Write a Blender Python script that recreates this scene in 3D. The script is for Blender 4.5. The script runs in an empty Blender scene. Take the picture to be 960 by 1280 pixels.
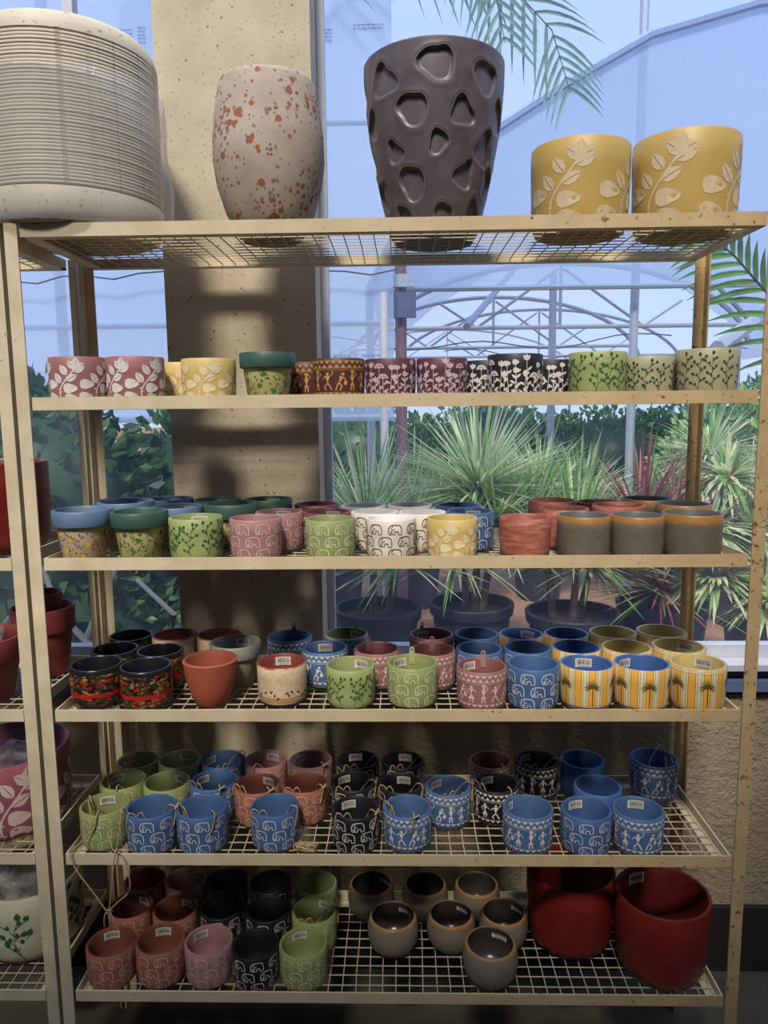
import bpy, math, random
from mathutils import Matrix, Vector

# ------------------------------------------------------------------ scene, camera, world, sun
S = bpy.context.scene
COL = S.collection
S.view_settings.view_transform = 'Standard'
S.view_settings.look = 'None'
S.view_settings.exposure = 0.5
S.view_settings.gamma = 1.0
S.view_settings.use_curve_mapping = False
S.cycles.max_bounces = 10
S.cycles.transparent_max_bounces = 16

def make_camera():
    p, yaw, roll = CAM_ANG
    cy, sy, cp, sp = math.cos(yaw), math.sin(yaw), math.cos(p), math.sin(p)
    fwd = Vector((sy*cp, cy*cp, -sp)); right = Vector((cy, -sy, 0)); up = right.cross(fwd)
    c, s = math.cos(roll), math.sin(roll)
    r2 = c*right + s*up; u2 = -s*right + c*up
    cam = bpy.data.cameras.new('camera'); o = bpy.data.objects.new('camera', cam); COL.objects.link(o)
    cam.sensor_fit = 'VERTICAL'; cam.sensor_height = 36.0
    cam.lens = 939.54/1280*36.0
    cam.clip_start = 0.02; cam.clip_end = 200
    M = Matrix((( r2.x, u2.x, -fwd.x, 0.0171), (r2.y, u2.y, -fwd.y, -1.2528), (r2.z, u2.z, -fwd.z, 1.35), (0, 0, 0, 1)))
    o.matrix_world = M
    S.camera = o
CAM_ANG = (0.1372, -0.0241, -0.0104)
make_camera()

W = bpy.data.worlds.new('sky'); S.world = W; W.use_nodes = True
wn = W.node_tree; wn.nodes.clear()
wo = wn.nodes.new('ShaderNodeOutputWorld'); bg = wn.nodes.new('ShaderNodeBackground')
tc = wn.nodes.new('ShaderNodeTexCoord'); sx = wn.nodes.new('ShaderNodeSeparateXYZ'); cr = wn.nodes.new('ShaderNodeValToRGB')
wn.links.new(tc.outputs['Generated'], sx.inputs[0]); wn.links.new(sx.outputs['Z'], cr.inputs[0])
cr.color_ramp.elements[0].position = 0.0; cr.color_ramp.elements[0].color = (0.46, 0.58, 0.84, 1)
cr.color_ramp.elements[1].position = 0.6; cr.color_ramp.elements[1].color = (0.36, 0.50, 0.82, 1)
wn.links.new(cr.outputs[0], bg.inputs[0]); wn.links.new(bg.outputs[0], wo.inputs[0])
bg.inputs[1].default_value = 1.0

sun = bpy.data.lights.new('sun', 'SUN'); so = bpy.data.objects.new('sun', sun); COL.objects.link(so)
sun.energy = 2.9; sun.angle = math.radians(10); sun.color = (1.0, 0.91, 0.78)
so.rotation_euler = Vector((0.13, 1.0, -1.28)).to_track_quat('-Z', 'Y').to_euler()
so.location = (0, -3, 6)

# ------------------------------------------------------------------ helpers
def lin(c):
    return tuple((v/255/12.92 if v/255 <= .04045 else ((v/255+.055)/1.055)**2.4) for v in c) + (1,)

class NT:
    def __init__(s, name):
        s.m = bpy.data.materials.new(name); s.m.use_nodes = True; s.t = s.m.node_tree
        s.b = s.t.nodes['Principled BSDF']; s.out = s.t.nodes['Material Output']
    def n(s, k, **kw):
        x = s.t.nodes.new(k)
        for a, v in kw.items(): setattr(x, a, v)
        return x
    def l(s, a, b): s.t.links.new(a, b)
    def co(s, scale=(1, 1, 1), which='Object'):
        tcx = s.n('ShaderNodeTexCoord'); mp = s.n('ShaderNodeMapping')
        mp.inputs['Scale'].default_value = scale
        s.l(tcx.outputs[which], mp.inputs[0]); return mp.outputs[0]
    def noise(s, v, scale, detail=3, rough=.55):
        x = s.n('ShaderNodeTexNoise'); x.inputs['Scale'].default_value = scale; x.inputs['Detail'].default_value = detail
        x.inputs['Roughness'].default_value = rough; s.l(v, x.inputs['Vector']); return x.outputs['Fac']
    def voro(s, v, scale, feat='F1'):
        x = s.n('ShaderNodeTexVoronoi', feature=feat); x.inputs['Scale'].default_value = scale; s.l(v, x.inputs['Vector']); return x
    def ramp(s, v, stops, const=False):
        x = s.n('ShaderNodeValToRGB'); r = x.color_ramp
        if const: r.interpolation = 'CONSTANT'
        while len(r.elements) < len(stops): r.elements.new(.5)
        for e, (p, c) in zip(r.elements, stops):
            e.position = p; e.color = c if len(c) == 4 else lin(c)
        s.l(v, x.inputs[0]); return x.outputs[0]
    def mix(s, f, a, b):
        x = s.n('ShaderNodeMix', data_type='RGBA')
        for sock, v in ((x.inputs[0], f), (x.inputs[6], a), (x.inputs[7], b)):
            if hasattr(v, 'links'): s.l(v, sock)
            elif isinstance(v, (int, float)): sock.default_value = v
            else: sock.default_value = v if len(v) == 4 else lin(v)
        return x.outputs[2]
    def math(s, op, a, b=None):
        x = s.n('ShaderNodeMath', operation=op)
        for i, v in enumerate((a, b)):
            if v is None: continue
            if hasattr(v, 'links'): s.l(v, x.inputs[i])
            else: x.inputs[i].default_value = v
        return x.outputs[0]
    def bump(s, h, strength=.3, dist=.001):
        x = s.n('ShaderNodeBump'); x.inputs['Strength'].default_value = strength; x.inputs['Distance'].default_value = dist
        s.l(h, x.inputs['Height']); s.l(x.outputs[0], s.b.inputs['Normal'])
    def fin(s, col=None, rough=.5, metal=0, spec=.5):
        if col is not None:
            if hasattr(col, 'links'): s.l(col, s.b.inputs['Base Color'])
            else: s.b.inputs['Base Color'].default_value = col if len(col) == 4 else lin(col)
        s.b.inputs['Roughness'].default_value = rough; s.b.inputs['Metallic'].default_value = metal
        s.b.inputs['Specular IOR Level'].default_value = spec
        return s.m

MATS = {}
def paint(name, c, rough=.55, var=.12, scale=60, bump=.15):
    if name in MATS: return MATS[name]
    t = NT(name); v = t.co(); n = t.noise(v, scale, 4)
    d = tuple(max(0, x*(1-var)) for x in c); e = tuple(min(255, x*(1+var*.7)) for x in c)
    col = t.ramp(n, [(.3, d), (.7, e)])
    if bump: t.bump(t.noise(v, scale*6, 2), bump, .0006)
    MATS[name] = t.fin(col, rough); return MATS[name]

def flat(name, c, rough=.6, metal=0):
    if name in MATS: return MATS[name]
    t = NT(name); v = t.co(); n = t.noise(v, 35, 2)
    col = t.ramp(n, [(.2, tuple(x*.93 for x in c)), (.8, c)])
    MATS[name] = t.fin(col, rough, metal); return MATS[name]

class MB:
    def __init__(s): s.v = []; s.f = []; s.m = []
    def quadstrip(s, a, b, mi=0, close=False):
        n = len(a); k = len(s.v); s.v += list(a) + list(b)
        for i in range(n if close else n-1):
            j = (i+1) % n
            s.f.append((k+i, k+j, k+n+j, k+n+i)); s.m.append(mi)
    def poly(s, pts, mi=0):
        k = len(s.v); s.v += list(pts); s.f.append(tuple(range(k, k+len(pts)))); s.m.append(mi)
    def box(s, lo, hi, mi=0):
        k = len(s.v); (a, b, c), (d, e, g) = lo, hi
        s.v += [(a,b,c),(d,b,c),(d,e,c),(a,e,c),(a,b,g),(d,b,g),(d,e,g),(a,e,g)]
        for q in ((0,3,2,1),(4,5,6,7),(0,1,5,4),(1,2,6,5),(2,3,7,6),(3,0,4,7)):
            s.f.append(tuple(k+i for i in q)); s.m.append(mi)
    def tube(s, pts, r, sides=6, mi=0, taper=None):
        pts = [Vector(p) for p in pts]; n = len(pts); k = len(s.v)
        for i, p in enumerate(pts):
            d = (pts[min(i+1, n-1)] - pts[max(i-1, 0)]).normalized()
            ref = Vector((0, 0, 1)) if abs(d.z) < .9 else Vector((1, 0, 0))
            u = d.cross(ref).normalized(); w = d.cross(u)
            rr = r if taper is None else r + (taper-r)*i/(n-1)
            for q in range(sides):
                an = 2*math.pi*q/sides + math.pi/4
                s.v.append(tuple(p + u*math.cos(an)*rr + w*math.sin(an)*rr))
        for i in range(n-1):
            for q in range(sides):
                a, b = k+i*sides+q, k+i*sides+(q+1) % sides
                s.f.append((a, b, b+sides, a+sides)); s.m.append(mi)
        s.f.append(tuple(k+q for q in range(sides))[::-1]); s.m.append(mi)
        s.f.append(tuple(k+(n-1)*sides+q for q in range(sides))); s.m.append(mi)
    def lathe(s, prof, seg=56, off=(0, 0, 0), mats=None):
        k = len(s.v); n = len(prof)
        for (r, z) in prof:
            for q in range(seg):
                a = 2*math.pi*q/seg
                s.v.append((off[0]+r*math.cos(a), off[1]+r*math.sin(a), off[2]+z))
        for i in range(n-1):
            for q in range(seg):
                a, b = k+i*seg+q, k+i*seg+(q+1) % seg
                s.f.append((a, b, b+seg, a+seg)); s.m.append(mats[i] if mats else 0)
    def data(s, name, mats, smooth=True, sharp=None):
        me = bpy.data.meshes.new(name); me.from_pydata([tuple(v) for v in s.v], [], s.f)
        if not isinstance(mats, (list, tuple)): mats = [mats]
        for m in mats: me.materials.append(m)
        me.polygons.foreach_set('material_index', s.m)
        me.polygons.foreach_set('use_smooth', [smooth]*len(s.f))
        me.update()
        if smooth and sharp: me.set_sharp_from_angle(angle=math.radians(sharp))
        return me

def ob(name, me, parent=None, loc=None, kind=None):
    o = bpy.data.objects.new(name, me); COL.objects.link(o)
    if parent: o.parent = parent
    if loc: o.location = loc
    if kind: o['kind'] = kind
    return o
def part(name, mb, mats, parent=None, smooth=False, sharp=40, kind=None, loc=None):
    return ob(name, mb.data(name, mats, smooth, sharp), parent, loc, kind)
def tag(o, label, cat, group=None):
    o['label'] = label; o['category'] = cat
    if group: o['group'] = group
    return o
def thing(name, label, cat, loc=(0, 0, 0), group=None, rz=0):
    o = bpy.data.objects.new(name, None); COL.objects.link(o); o.empty_display_size = .02
    o.location = loc; o.rotation_euler = (0, 0, rz)
    return tag(o, label, cat, group)

# ------------------------------------------------------------------ shared materials
def m_enamel(name, age):
    """cream enamel; age 0 clean, 1 yellowed and rusty, 'x' worse towards the right end of the unit"""
    t = NT(name); v = t.co()
    clean = t.ramp(t.noise(v, 14, 4), [(.3, (198, 184, 152)), (.75, (226, 212, 182))])
    old = t.ramp(t.noise(v, 18, 4), [(.3, (184, 156, 110)), (.75, (208, 182, 138))])
    if age == 'x':
        sp = t.n('ShaderNodeSeparateXYZ'); t.l(v, sp.inputs[0])
        f = t.math('ADD', t.math('MULTIPLY', sp.outputs['X'], .9), .45); f = t.math('MINIMUM', t.math('MAXIMUM', f, 0.0), 1.0)
    else: f = float(age)
    base = t.mix(f, clean, old)
    n1 = t.math('ADD', t.noise(v, 100, 4), t.math('MULTIPLY', f, .075)); n2 = t.math('ADD', t.noise(v, 18, 6, .7), t.math('MULTIPLY', f, .085))
    spots = t.ramp(n1, [(.69, (0, 0, 0)), (.75, (255, 255, 255))]); big = t.ramp(n2, [(.68, (0, 0, 0)), (.77, (255, 255, 255))])
    c = t.mix(spots, base, (120, 80, 42)); c = t.mix(big, c, (118, 72, 34))
    t.bump(t.noise(v, 260, 3), .2, .0007)
    return t.fin(c, .5)
CREAM = m_enamel('cream_enamel', 0.0); RUSTY = m_enamel('rusted_cream_enamel', 1.0); AGED = m_enamel('ageing_cream_enamel', 'x')
WIRE = flat('wire_paint', (205, 190, 160), .5)
def m_stone():
    t = NT('speckled_pillar_stone'); v = t.co()
    base = t.ramp(t.noise(v, 9, 5), [(.3, (182, 168, 142)), (.7, (206, 193, 168))])
    sp = t.ramp(t.noise(v, 130, 3, .6), [(.60, (0, 0, 0)), (.70, (255, 255, 255))])
    vo = t.ramp(t.voro(v, 34).outputs['Distance'], [(.05, (255, 255, 255)), (.11, (0, 0, 0))])
    c = t.mix(sp, base, (158, 138, 112)); c = t.mix(vo, c, (118, 98, 80))
    t.bump(t.noise(v, 160, 3), .25, .001)
    return t.fin(c, .6)
def m_plaster():
    t = NT('rough_plaster'); v = t.co()
    c = t.ramp(t.noise(v, 5, 5), [(.3, (168, 150, 124)), (.7, (196, 178, 150))])
    n = t.noise(v, 70, 5, .65); t.bump(n, 1.0, .012)
    return t.fin(c, .9)
def m_floor():
    t = NT('dark_concrete'); v = t.co()
    c = t.ramp(t.noise(v, 4, 6, .65), [(.3, (60, 56, 48)), (.7, (98, 92, 80))])
    t.bump(t.noise(v, 60, 4), .4, .003); return t.fin(c, .85)
def m_soil():
    t = NT('red_soil'); v = t.co()
    c = t.ramp(t.noise(v, 3, 6, .7), [(.3, (120, 84, 66)), (.7, (176, 136, 112))])
    t.bump(t.noise(v, 25, 5), .7, .02); return t.fin(c, .95)
def m_glass():
    t = NT('hazy_glazing'); t.t.nodes.remove(t.b)  # pale blue haze mixed into the clear pane
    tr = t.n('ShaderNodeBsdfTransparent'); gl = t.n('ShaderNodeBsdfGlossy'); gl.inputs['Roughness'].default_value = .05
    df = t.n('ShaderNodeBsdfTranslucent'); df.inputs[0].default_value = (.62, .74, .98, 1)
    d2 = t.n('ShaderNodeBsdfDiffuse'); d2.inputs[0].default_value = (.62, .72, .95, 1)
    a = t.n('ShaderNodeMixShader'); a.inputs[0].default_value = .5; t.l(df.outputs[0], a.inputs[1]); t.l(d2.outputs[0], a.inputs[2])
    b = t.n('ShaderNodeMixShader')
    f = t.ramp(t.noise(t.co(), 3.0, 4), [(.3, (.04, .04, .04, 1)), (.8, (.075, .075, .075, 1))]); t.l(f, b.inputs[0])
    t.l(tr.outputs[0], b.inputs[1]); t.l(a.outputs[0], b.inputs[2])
    fr = t.n('ShaderNodeLayerWeight'); fr.inputs[0].default_value = .5
    ff = t.math('ADD', t.math('MULTIPLY', t.math('POWER', fr.outputs['Facing'], 4.0), .5), .015)
    c = t.n('ShaderNodeMixShader'); t.l(ff, c.inputs[0]); t.l(b.outputs[0], c.inputs[1]); t.l(gl.outputs[0], c.inputs[2])
    t.l(c.outputs[0], t.out.inputs[0]); return t.m
def m_film(name='greenhouse_film', op=.45, c=(.55, .70, .95, 1)):
    t = NT(name); t.t.nodes.remove(t.b)
    tr = t.n('ShaderNodeBsdfTransparent'); df = t.n('ShaderNodeBsdfTranslucent'); df.inputs[0].default_value = c
    d2 = t.n('ShaderNodeBsdfDiffuse'); d2.inputs[0].default_value = c
    a = t.n('ShaderNodeMixShader'); a.inputs[0].default_value = .5; t.l(df.outputs[0], a.inputs[1]); t.l(d2.outputs[0], a.inputs[2])
    b = t.n('ShaderNodeMixShader')
    n = t.ramp(t.noise(t.co((1, 1, .4)), 1.3, 4), [(.25, (op-.1,)*3+(1,)), (.75, (op+.12,)*3+(1,))]); t.l(n, b.inputs[0])
    t.l(tr.outputs[0], b.inputs[1]); t.l(a.outputs[0], b.inputs[2]); t.l(b.outputs[0], t.out.inputs[0]); return t.m
def m_plastic():
    t = NT('clear_plastic_wrap'); t.t.nodes.remove(t.b)
    tr = t.n('ShaderNodeBsdfTransparent'); gl = t.n('ShaderNodeBsdfGlossy'); gl.inputs['Roughness'].default_value = .12
    df = t.n('ShaderNodeBsdfDiffuse'); df.inputs[0].default_value = (.8, .8, .82, 1)
    bp = t.n('ShaderNodeBump'); bp.inputs['Strength'].default_value = .9; bp.inputs['Distance'].default_value = .01
    nz = t.noise(t.co((1, 1, .35)), 38, 4, .65); t.l(nz, bp.inputs['Height']); t.l(bp.outputs[0], gl.inputs['Normal'])
    a = t.n('ShaderNodeMixShader'); a.inputs[0].default_value = .15; t.l(tr.outputs[0], a.inputs[1]); t.l(df.outputs[0], a.inputs[2])
    lw = t.n('ShaderNodeLayerWeight'); lw.inputs[0].default_value = .28; t.l(bp.outputs[0], lw.inputs['Normal'])
    f = t.math('MINIMUM', lw.outputs['Fresnel'], .30)
    b = t.n('ShaderNodeMixShader'); t.l(f, b.inputs[0]); t.l(a.outputs[0], b.inputs[1]); t.l(gl.outputs[0], b.inputs[2])
    t.l(b.outputs[0], t.out.inputs[0]); return t.m
PLASTIC = m_plastic()

# ------------------------------------------------------------------ the setting
def struct(name, mb, m, parent=None, smooth=False):
    o = part(name, mb, m, parent, smooth)
    if not parent: o['kind'] = 'structure'
    return o
def boxes(*bs):
    mb = MB()
    for lo, hi in bs: mb.box(lo, hi)
    return mb
WALL_Y = .42
struct('floor', boxes(((-3, -3.2, -.1), (3, WALL_Y, 0))), m_floor())
PLASTER = m_plaster()
struct('wall_back', boxes(((-3, WALL_Y, -.1), (-.472, .56, .69)), ((-.472, WALL_Y, -.1), (-.155, .56, .69)), ((-.155, WALL_Y, -.1), (3, .56, .69))), PLASTER)
struct('wall_pillar', boxes(((-.472, .345, 0), (-.158, .56, 4.2))), m_stone())
struct('baseboard_back', boxes(((-.157, .405, 0), (3, .4195, .165)), ((-3, .405, 0), (-.473, .4195, .165))), flat('dark_skirting', (40, 38, 36), .8))
FRAME = flat('window_frame_paint', (216, 218, 228), .4)
DARKF = flat('dark_rail_steel', (52, 60, 78), .5)
struct('trim_1', boxes(((-.155, .40, .752), (3, .56, .766))), FRAME)
struct('trim_2', boxes(((-.155, .425, .6905), (3, .55, .7515))), DARKF)
struct('trim_3', boxes(((-.155, .40, .703), (3, .4245, .728))), flat('steel_blue_rail', (104, 122, 160), .35))
struct('trim_4', boxes(((-3, .40, .6905), (-.473, .56, .766))), DARKF)
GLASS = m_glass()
def window(name, x0, x1, mull):
    z0, z1, y0, y1 = .7665, 4.19, .455, .485
    fr = boxes(((x0, y0, z0), (x1, y1, z0+.03)), ((x0, y0, z1-.03), (x1, y1, z1)), ((x0, y0, z0+.03), (x0+.016, y1, z1-.03)), ((x1-.016, y0, z0+.03), (x1, y1, z1-.03)))
    o = struct(name, fr, FRAME)
    for mx in mull:
        part('mullion', boxes(((mx-.011, y0, z0+.03), (mx+.011, y1, z1-.03))), FRAME, o)
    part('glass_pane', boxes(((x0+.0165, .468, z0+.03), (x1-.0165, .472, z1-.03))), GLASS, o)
    return o
window('window_1', -2.9, -.4725, (-.685,))
window('window_2', -.1575, 2.6, ())
struct('sky_blocker_left', boxes(((-3, -2.3, 0), (-2.9, WALL_Y, 3.4))), flat('sky_blocker_surface', (120, 104, 82), .9))  # added unseen panel, keeps sky light from the left off the shelves
struct('sky_blocker_right', boxes(((2.9, -2.3, 0), (3, WALL_Y, 3.4))), flat('sky_blocker_surface', (120, 104, 82), .9))  # added unseen panel, does the same on the right
struct('sun_blocking_wall', boxes(((-3, -2.4, 0), (.38, -2.3, 3.52)), ((.38, -2.4, 0), (3, -2.3, 4.3))), flat('sun_blocker_surface', (104, 92, 74), .9))  # added unseen behind the camera, stepped to shade lower shelves and right end
struct('ground', boxes(((-30, .5601, -.15), (30, 60, -.02))), m_soil())

# ------------------------------------------------------------------ the two shelving units
ZT = (1.6518, 1.3739, 1.1008, .8280, .5549, .2797)     # top edges of the front rails
FL = .0213                                              # height of the angle iron
DEP = .298
HW = .598
def shelf_unit(x0, label, rusty):
    t = thing('wire_shelf_unit', label, 'shelf', (x0, 0, 0), 'wire shelving units')
    pw = .0215
    for sxn in (-1, 1):
        m = RUSTY if (rusty and sxn > 0) else CREAM
        for front in (0, 1):
            a = sxn*(HW+.003); b = sxn*(HW+.003+pw); lo, hi = min(a, b), max(a, b)
            y0 = -.0035 if front == 0 else DEP+.0035
            yy = (y0, y0+.003) if front == 0 else (y0-.003, y0)
            fl = (lo, lo+.003) if sxn < 0 else (hi-.003, hi)
            ys = (y0+.003, y0+.024) if front == 0 else (y0-.024, y0-.003)
            part('post', boxes(((lo, yy[0], .0), (hi, yy[1], 1.652)), ((fl[0], ys[0], .0), (fl[1], ys[1], 1.652))), m, t)
    rnd = random.Random(5)
    for k, z in enumerate(ZT):
        zb = z-FL
        part('front_rail', boxes(((-HW, 0, zb), (HW, .003, z)), ((-HW, .003, zb), (HW, .022, zb+.0035))), AGED if rusty else CREAM, t)
        part('back_rail', boxes(((-HW, DEP-.003, zb), (HW, DEP, z)), ((-HW, DEP-.022, zb), (HW, DEP-.003, zb+.0035))), CREAM, t)
        for s in (-1, 1):
            xa = (-HW, -HW+.003) if s < 0 else (HW-.003, HW)
            xb = (-HW+.003, -HW+.022) if s < 0 else (HW-.022, HW-.003)
            part('side_rail', boxes(((xa[0], .0032, zb), (xa[1], DEP-.0032, z)), ((xb[0], .0222, zb), (xb[1], DEP-.0222, zb+.0035))), CREAM, t)
        mb = MB()
        n = 46
        for i in range(n+1):
            x = -HW+.008+(2*HW-.016)*i/n
            pts = [(x+rnd.uniform(-.0012, .0012), y, z-.01635+rnd.uniform(-.0003, .0003)) for y in (.006, .08, .15, .22, DEP-.006)]
            mb.tube(pts, .0012, 4)
        for j in range(12):
            y = .010+(DEP-.02)*j/11
            pts = [(-HW+.006+(2*HW-.012)*q/12, y+rnd.uniform(-.001, .001), z-.01395+rnd.uniform(-.0003, .0003)) for q in range(13)]
            mb.tube(pts, .0012, 4)
        part('wire_mesh', mb, WIRE, t, kind='stuff')
    return t
shelf_unit(0, 'cream wire shelf unit holding the many small patterned pots', True)
shelf_unit(-1.2525, 'cream wire shelf unit cut off at the left picture edge', False)

# ------------------------------------------------------------------ outside: films, pipes, plants
FILM = m_film()
PIPE = flat('galvanised_pipe', (176, 186, 204), .4, .3)
PALEPIPE = flat('pale_pipe', (206, 212, 220), .4)
PRINT = flat('film_print_ink', (132, 152, 198), .8)
def pipe(mb, a, b, r=.02): mb.tube([a, b], r, 7)
# flat film end wall of the neighbouring greenhouse
fw_ = thing('film_end_wall', 'flat pale blue plastic film wall behind the pillar, with purlins', 'film wall', (0, 3, -.02))
mb = MB(); mb.box((-4.2, 0, 1.3), (-.02, .004, 5.2)); part('film_sheet', mb, FILM, fw_)
for z, r in ((1.84, .016), (2.89, .014), (1.32, .02), (4.2, .016)):
    mb = MB(); pipe(mb, (-4.2, .03, z), (-.02, .03, z), r); part('purlin', mb, PIPE, fw_)
for x in (-4.1, -1.9):
    mb = MB(); pipe(mb, (x, .07, 0), (x, .07, 5.2), .03); part('film_post', mb, PIPE, fw_)
mb = MB()
pr = random.Random(3)
def print_mark(x, z, w, rows):
    for q in range(rows):
        xx = x
        while xx < x+w:
            l = pr.uniform(.008, .03); mb.box((xx, -.006, z-q*.018), (min(xx+l, x+w), -.003, z-q*.018+.006)); xx += l+.006
print_mark(-.22, 3.36, .16, 2); print_mark(-.375, 3.34, .04, 4); print_mark(-1.46, 3.36, .07, 4); print_mark(-1.36, 3.37, .04, 5)
for x in (-1.75, -1.45, -1.15, -.9, -.36, -.2): print_mark(x, 1.66, .1, 1)
part('film_print', mb, PRINT, fw_, kind='stuff')
mb = MB(); mb.tube([(-4.2+.14*i, 2.93, 2.07+.02*math.sin(i*1.9)+.012*math.sin(i*.7)) for i in range(31)], .005, 4)
tag(part('wire', mb, DARKF), 'thin sagging dark wire strung in front of the film wall', 'wire')

REDPOST = paint('red_oxide_post', (122, 92, 104), .5, .15, 8)
t = thing('steel_post', 'reddish brown steel post with a dark junction box', 'post', (.02, 3.20, -.02))
mb = MB(); pipe(mb, (0, 0, 0), (0, 0, 3.2), .034); part('shaft', mb, REDPOST, t)
part('junction_box', boxes(((-.085, -.07, 1.88), (.085, -.036, 2.02))), flat('dark_box_plastic', (84, 94, 132), .5), t)
mb = MB(); mb.box((-.05, -.065, 2.05), (.07, -.036, 2.12)); part('cable_box', mb, flat('grey_box_plastic', (160, 170, 190), .5), t)
mb = MB(); pipe(mb, (-.075, 3.0, -.02), (-.075, 3.0, 1.98), .022)
tag(part('drain_pipe', mb, PALEPIPE, smooth=True), 'pale upright pipe just left of the reddish steel post', 'pipe')
for (x, y, h, r, lab) in ((1.70, 4.35, 5.2, .032, 'tall grey steel post rising between the two yellow top pots'), (1.40, 5.8, 2.55, .035, 'grey steel post under the peak of the nearest arched truss')):
    mb = MB(); pipe(mb, (0, 0, 0), (0, 0, h), r)
    o = part('steel_post', mb, PIPE, smooth=True, loc=(x, y, -.02)); tag(o, lab, 'post')

def arch(name, x, y, half, zt, zp, label, foot=True, diag=True):
    t = thing(name, label, 'truss', (x, y, -.02), 'arched greenhouse trusses')
    mb = MB(); mb.tube([(half*1.25*math.sin(a), 0, zp-.25+(zt-zp+.25)*math.cos(a)) for a in [(-1.45+2.9*i/24) for i in range(25)]], .024, 6); part('hoop', mb, PIPE, t, smooth=True)
    mb = MB(); pipe(mb, (-half*1.2, 0, zp), (half*1.2, 0, zp), .022); part('tie_bar', mb, PALEPIPE, t)
    for s in (-1, 1):
        mb = MB(); pipe(mb, (s*half*.02, .01, zt-.05), (s*half*.55, .01, zp), .014); part('brace', mb, PIPE, t)
        mb = MB(); pipe(mb, (s*half*.55, .01, zp), (s*half*.8, .01, zp+(zt-zp)*.40), .012); part('brace', mb, PIPE, t)
        mb = MB(); pipe(mb, (s*half*1.18, 0, 0), (s*half*1.18, 0, zp), .03); part('leg', mb, PIPE, t)
    mb = MB(); pipe(mb, (0, 0, zp), (0, 0, zt), .016); part('king_post', mb, PIPE, t)
    return t
arch('arched_truss', 1.55, 6.2, 1.45, 2.72, 2.13, 'nearest arched pipe truss seen above the second shelf')
arch('arched_truss', 1.2, 8.6, 1.5, 2.75, 2.13, 'second arched pipe truss behind the nearest one')
arch('arched_truss', 2.3, 11.5, 1.9, 2.95, 2.2, 'third arched pipe truss from the front')
arch('arched_truss', 1.0, 15, 2.2, 3.0, 2.2, 'farthest arched pipe truss, smallest of the row')
mb = MB(); pipe(mb, (2.0, 3.6, 1.70), (5.2, 8.0, 3.05), .05)
tag(part('roof_beam', mb, PIPE, smooth=True), 'thick slanting grey beam beyond the right palm leaf', 'beam')
mb = MB(); pipe(mb, (.55, 5.0, 2.0), (1.9, 9.0, 3.6), .03); pipe(mb, (2.2, 5.2, 2.75), (2.9, 5.2, 2.05), .02)
tag(part('brace_pipe', mb, PIPE, smooth=True), 'slanting grey brace pipes crossing in front of the arched trusses', 'pipe')
for i, (x, y, r, lab) in enumerate(((2.6, 9, .02, 'low cable sagging between the far trusses, near the right palm leaf'), (.9, 7, .018, 'cable sagging between trusses above the black meadow pots'))):
    mb = MB(); mb.tube([(x-2+.2*k, y, 2.0+.05*math.sin(k*.8)+.02*(k-10)**2/20) for k in range(21)], .008, 4)
    tag(part('cable', mb, DARKF), lab, 'cable')
# big curved tunnel roof at upper right
t = thing('film_tunnel', 'big curved pale blue film tunnel roof at upper right', 'film tunnel', (3.1, 4.2, -.02))
prof = [(-3.3, 2.2), (-3.05, 2.75), (-2.5, 3.2), (-2.0, 3.5), (-1.4, 3.82), (-.7, 4.0), (0, 4.05), (.9, 3.98), (2, 3.6), (3, 2.9), (3.3, 2.2)]
mb = MB(); mb.quadstrip([(x, 0, z) for x, z in prof], [(x, 9, z) for x, z in prof]); o = part('film_roof', mb, FILM, t, smooth=True)
o.modifiers.new('thickness', 'SOLIDIFY').thickness = .004
mb = MB(); mb.poly([(x, 0, z) for x, z in prof]); o = part('film_gable', mb, FILM, t); o.modifiers.new('thickness', 'SOLIDIFY').thickness = .004
mb = MB(); mb.tube([(x, -.02, z) for x, z in prof], .03, 6); part('edge_hoop', mb, flat('film_edge_pipe', (150, 176, 222), .5), t, smooth=True)
mb = MB(); pipe(mb, (-3.3, .02, 2.2), (3.3, .02, 2.2), .02); part('gutter', mb, PIPE, t)
for x, z in ((-3.3, 2.2), (3.3, 2.2)):
    mb = MB(); pipe(mb, (x, .02, 0), (x, .02, z), .03); part('leg', mb, PIPE, t)

# ---- plants
def paint(name, c, rough=.5, var=.2, scale=9, bump=0, _p=paint):
    if bump or not any(k in name for k in ('blade', 'leaf')): return _p(name, c, rough, var, scale, bump)
    m = _p(name, c, rough, var, scale, 0); nt = m.node_tree
    bs = nt.nodes['Principled BSDF']; tl = nt.nodes.new('ShaderNodeBsdfTranslucent'); mx = nt.nodes.new('ShaderNodeMixShader'); mx.inputs[0].default_value = .4
    src = bs.inputs['Base Color'].links[0].from_socket
    nt.links.new(src, tl.inputs[0]); nt.links.new(bs.outputs[0], mx.inputs[1]); nt.links.new(tl.outputs[0], mx.inputs[2])
    nt.links.new(mx.outputs[0], nt.nodes['Material Output'].inputs[0]); return m
G1 = paint('blade_green', (138, 184, 108), .45, .2, 9, 0); G2 = paint('blade_pale', (226, 240, 190), .45, .15, 9, 0)
G3 = paint('blade_dark', (76, 116, 72), .5, .2, 9, 0); RD = paint('blade_red', (176, 98, 104), .5, .25, 9, 0); RP = paint('blade_pink', (206, 170, 160), .5, .2, 9, 0)
GS = paint('blade_soft', (112, 158, 96))
BLACKPOT = paint('black_nursery_plastic', (46, 50, 66), .5, .15, 20, .1)
EARTH = paint('potting_soil', (84, 66, 60), .95, .35, 40, .6)
BARK = paint('grey_bark', (126, 112, 96), .85, .25, 30, .6)
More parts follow.
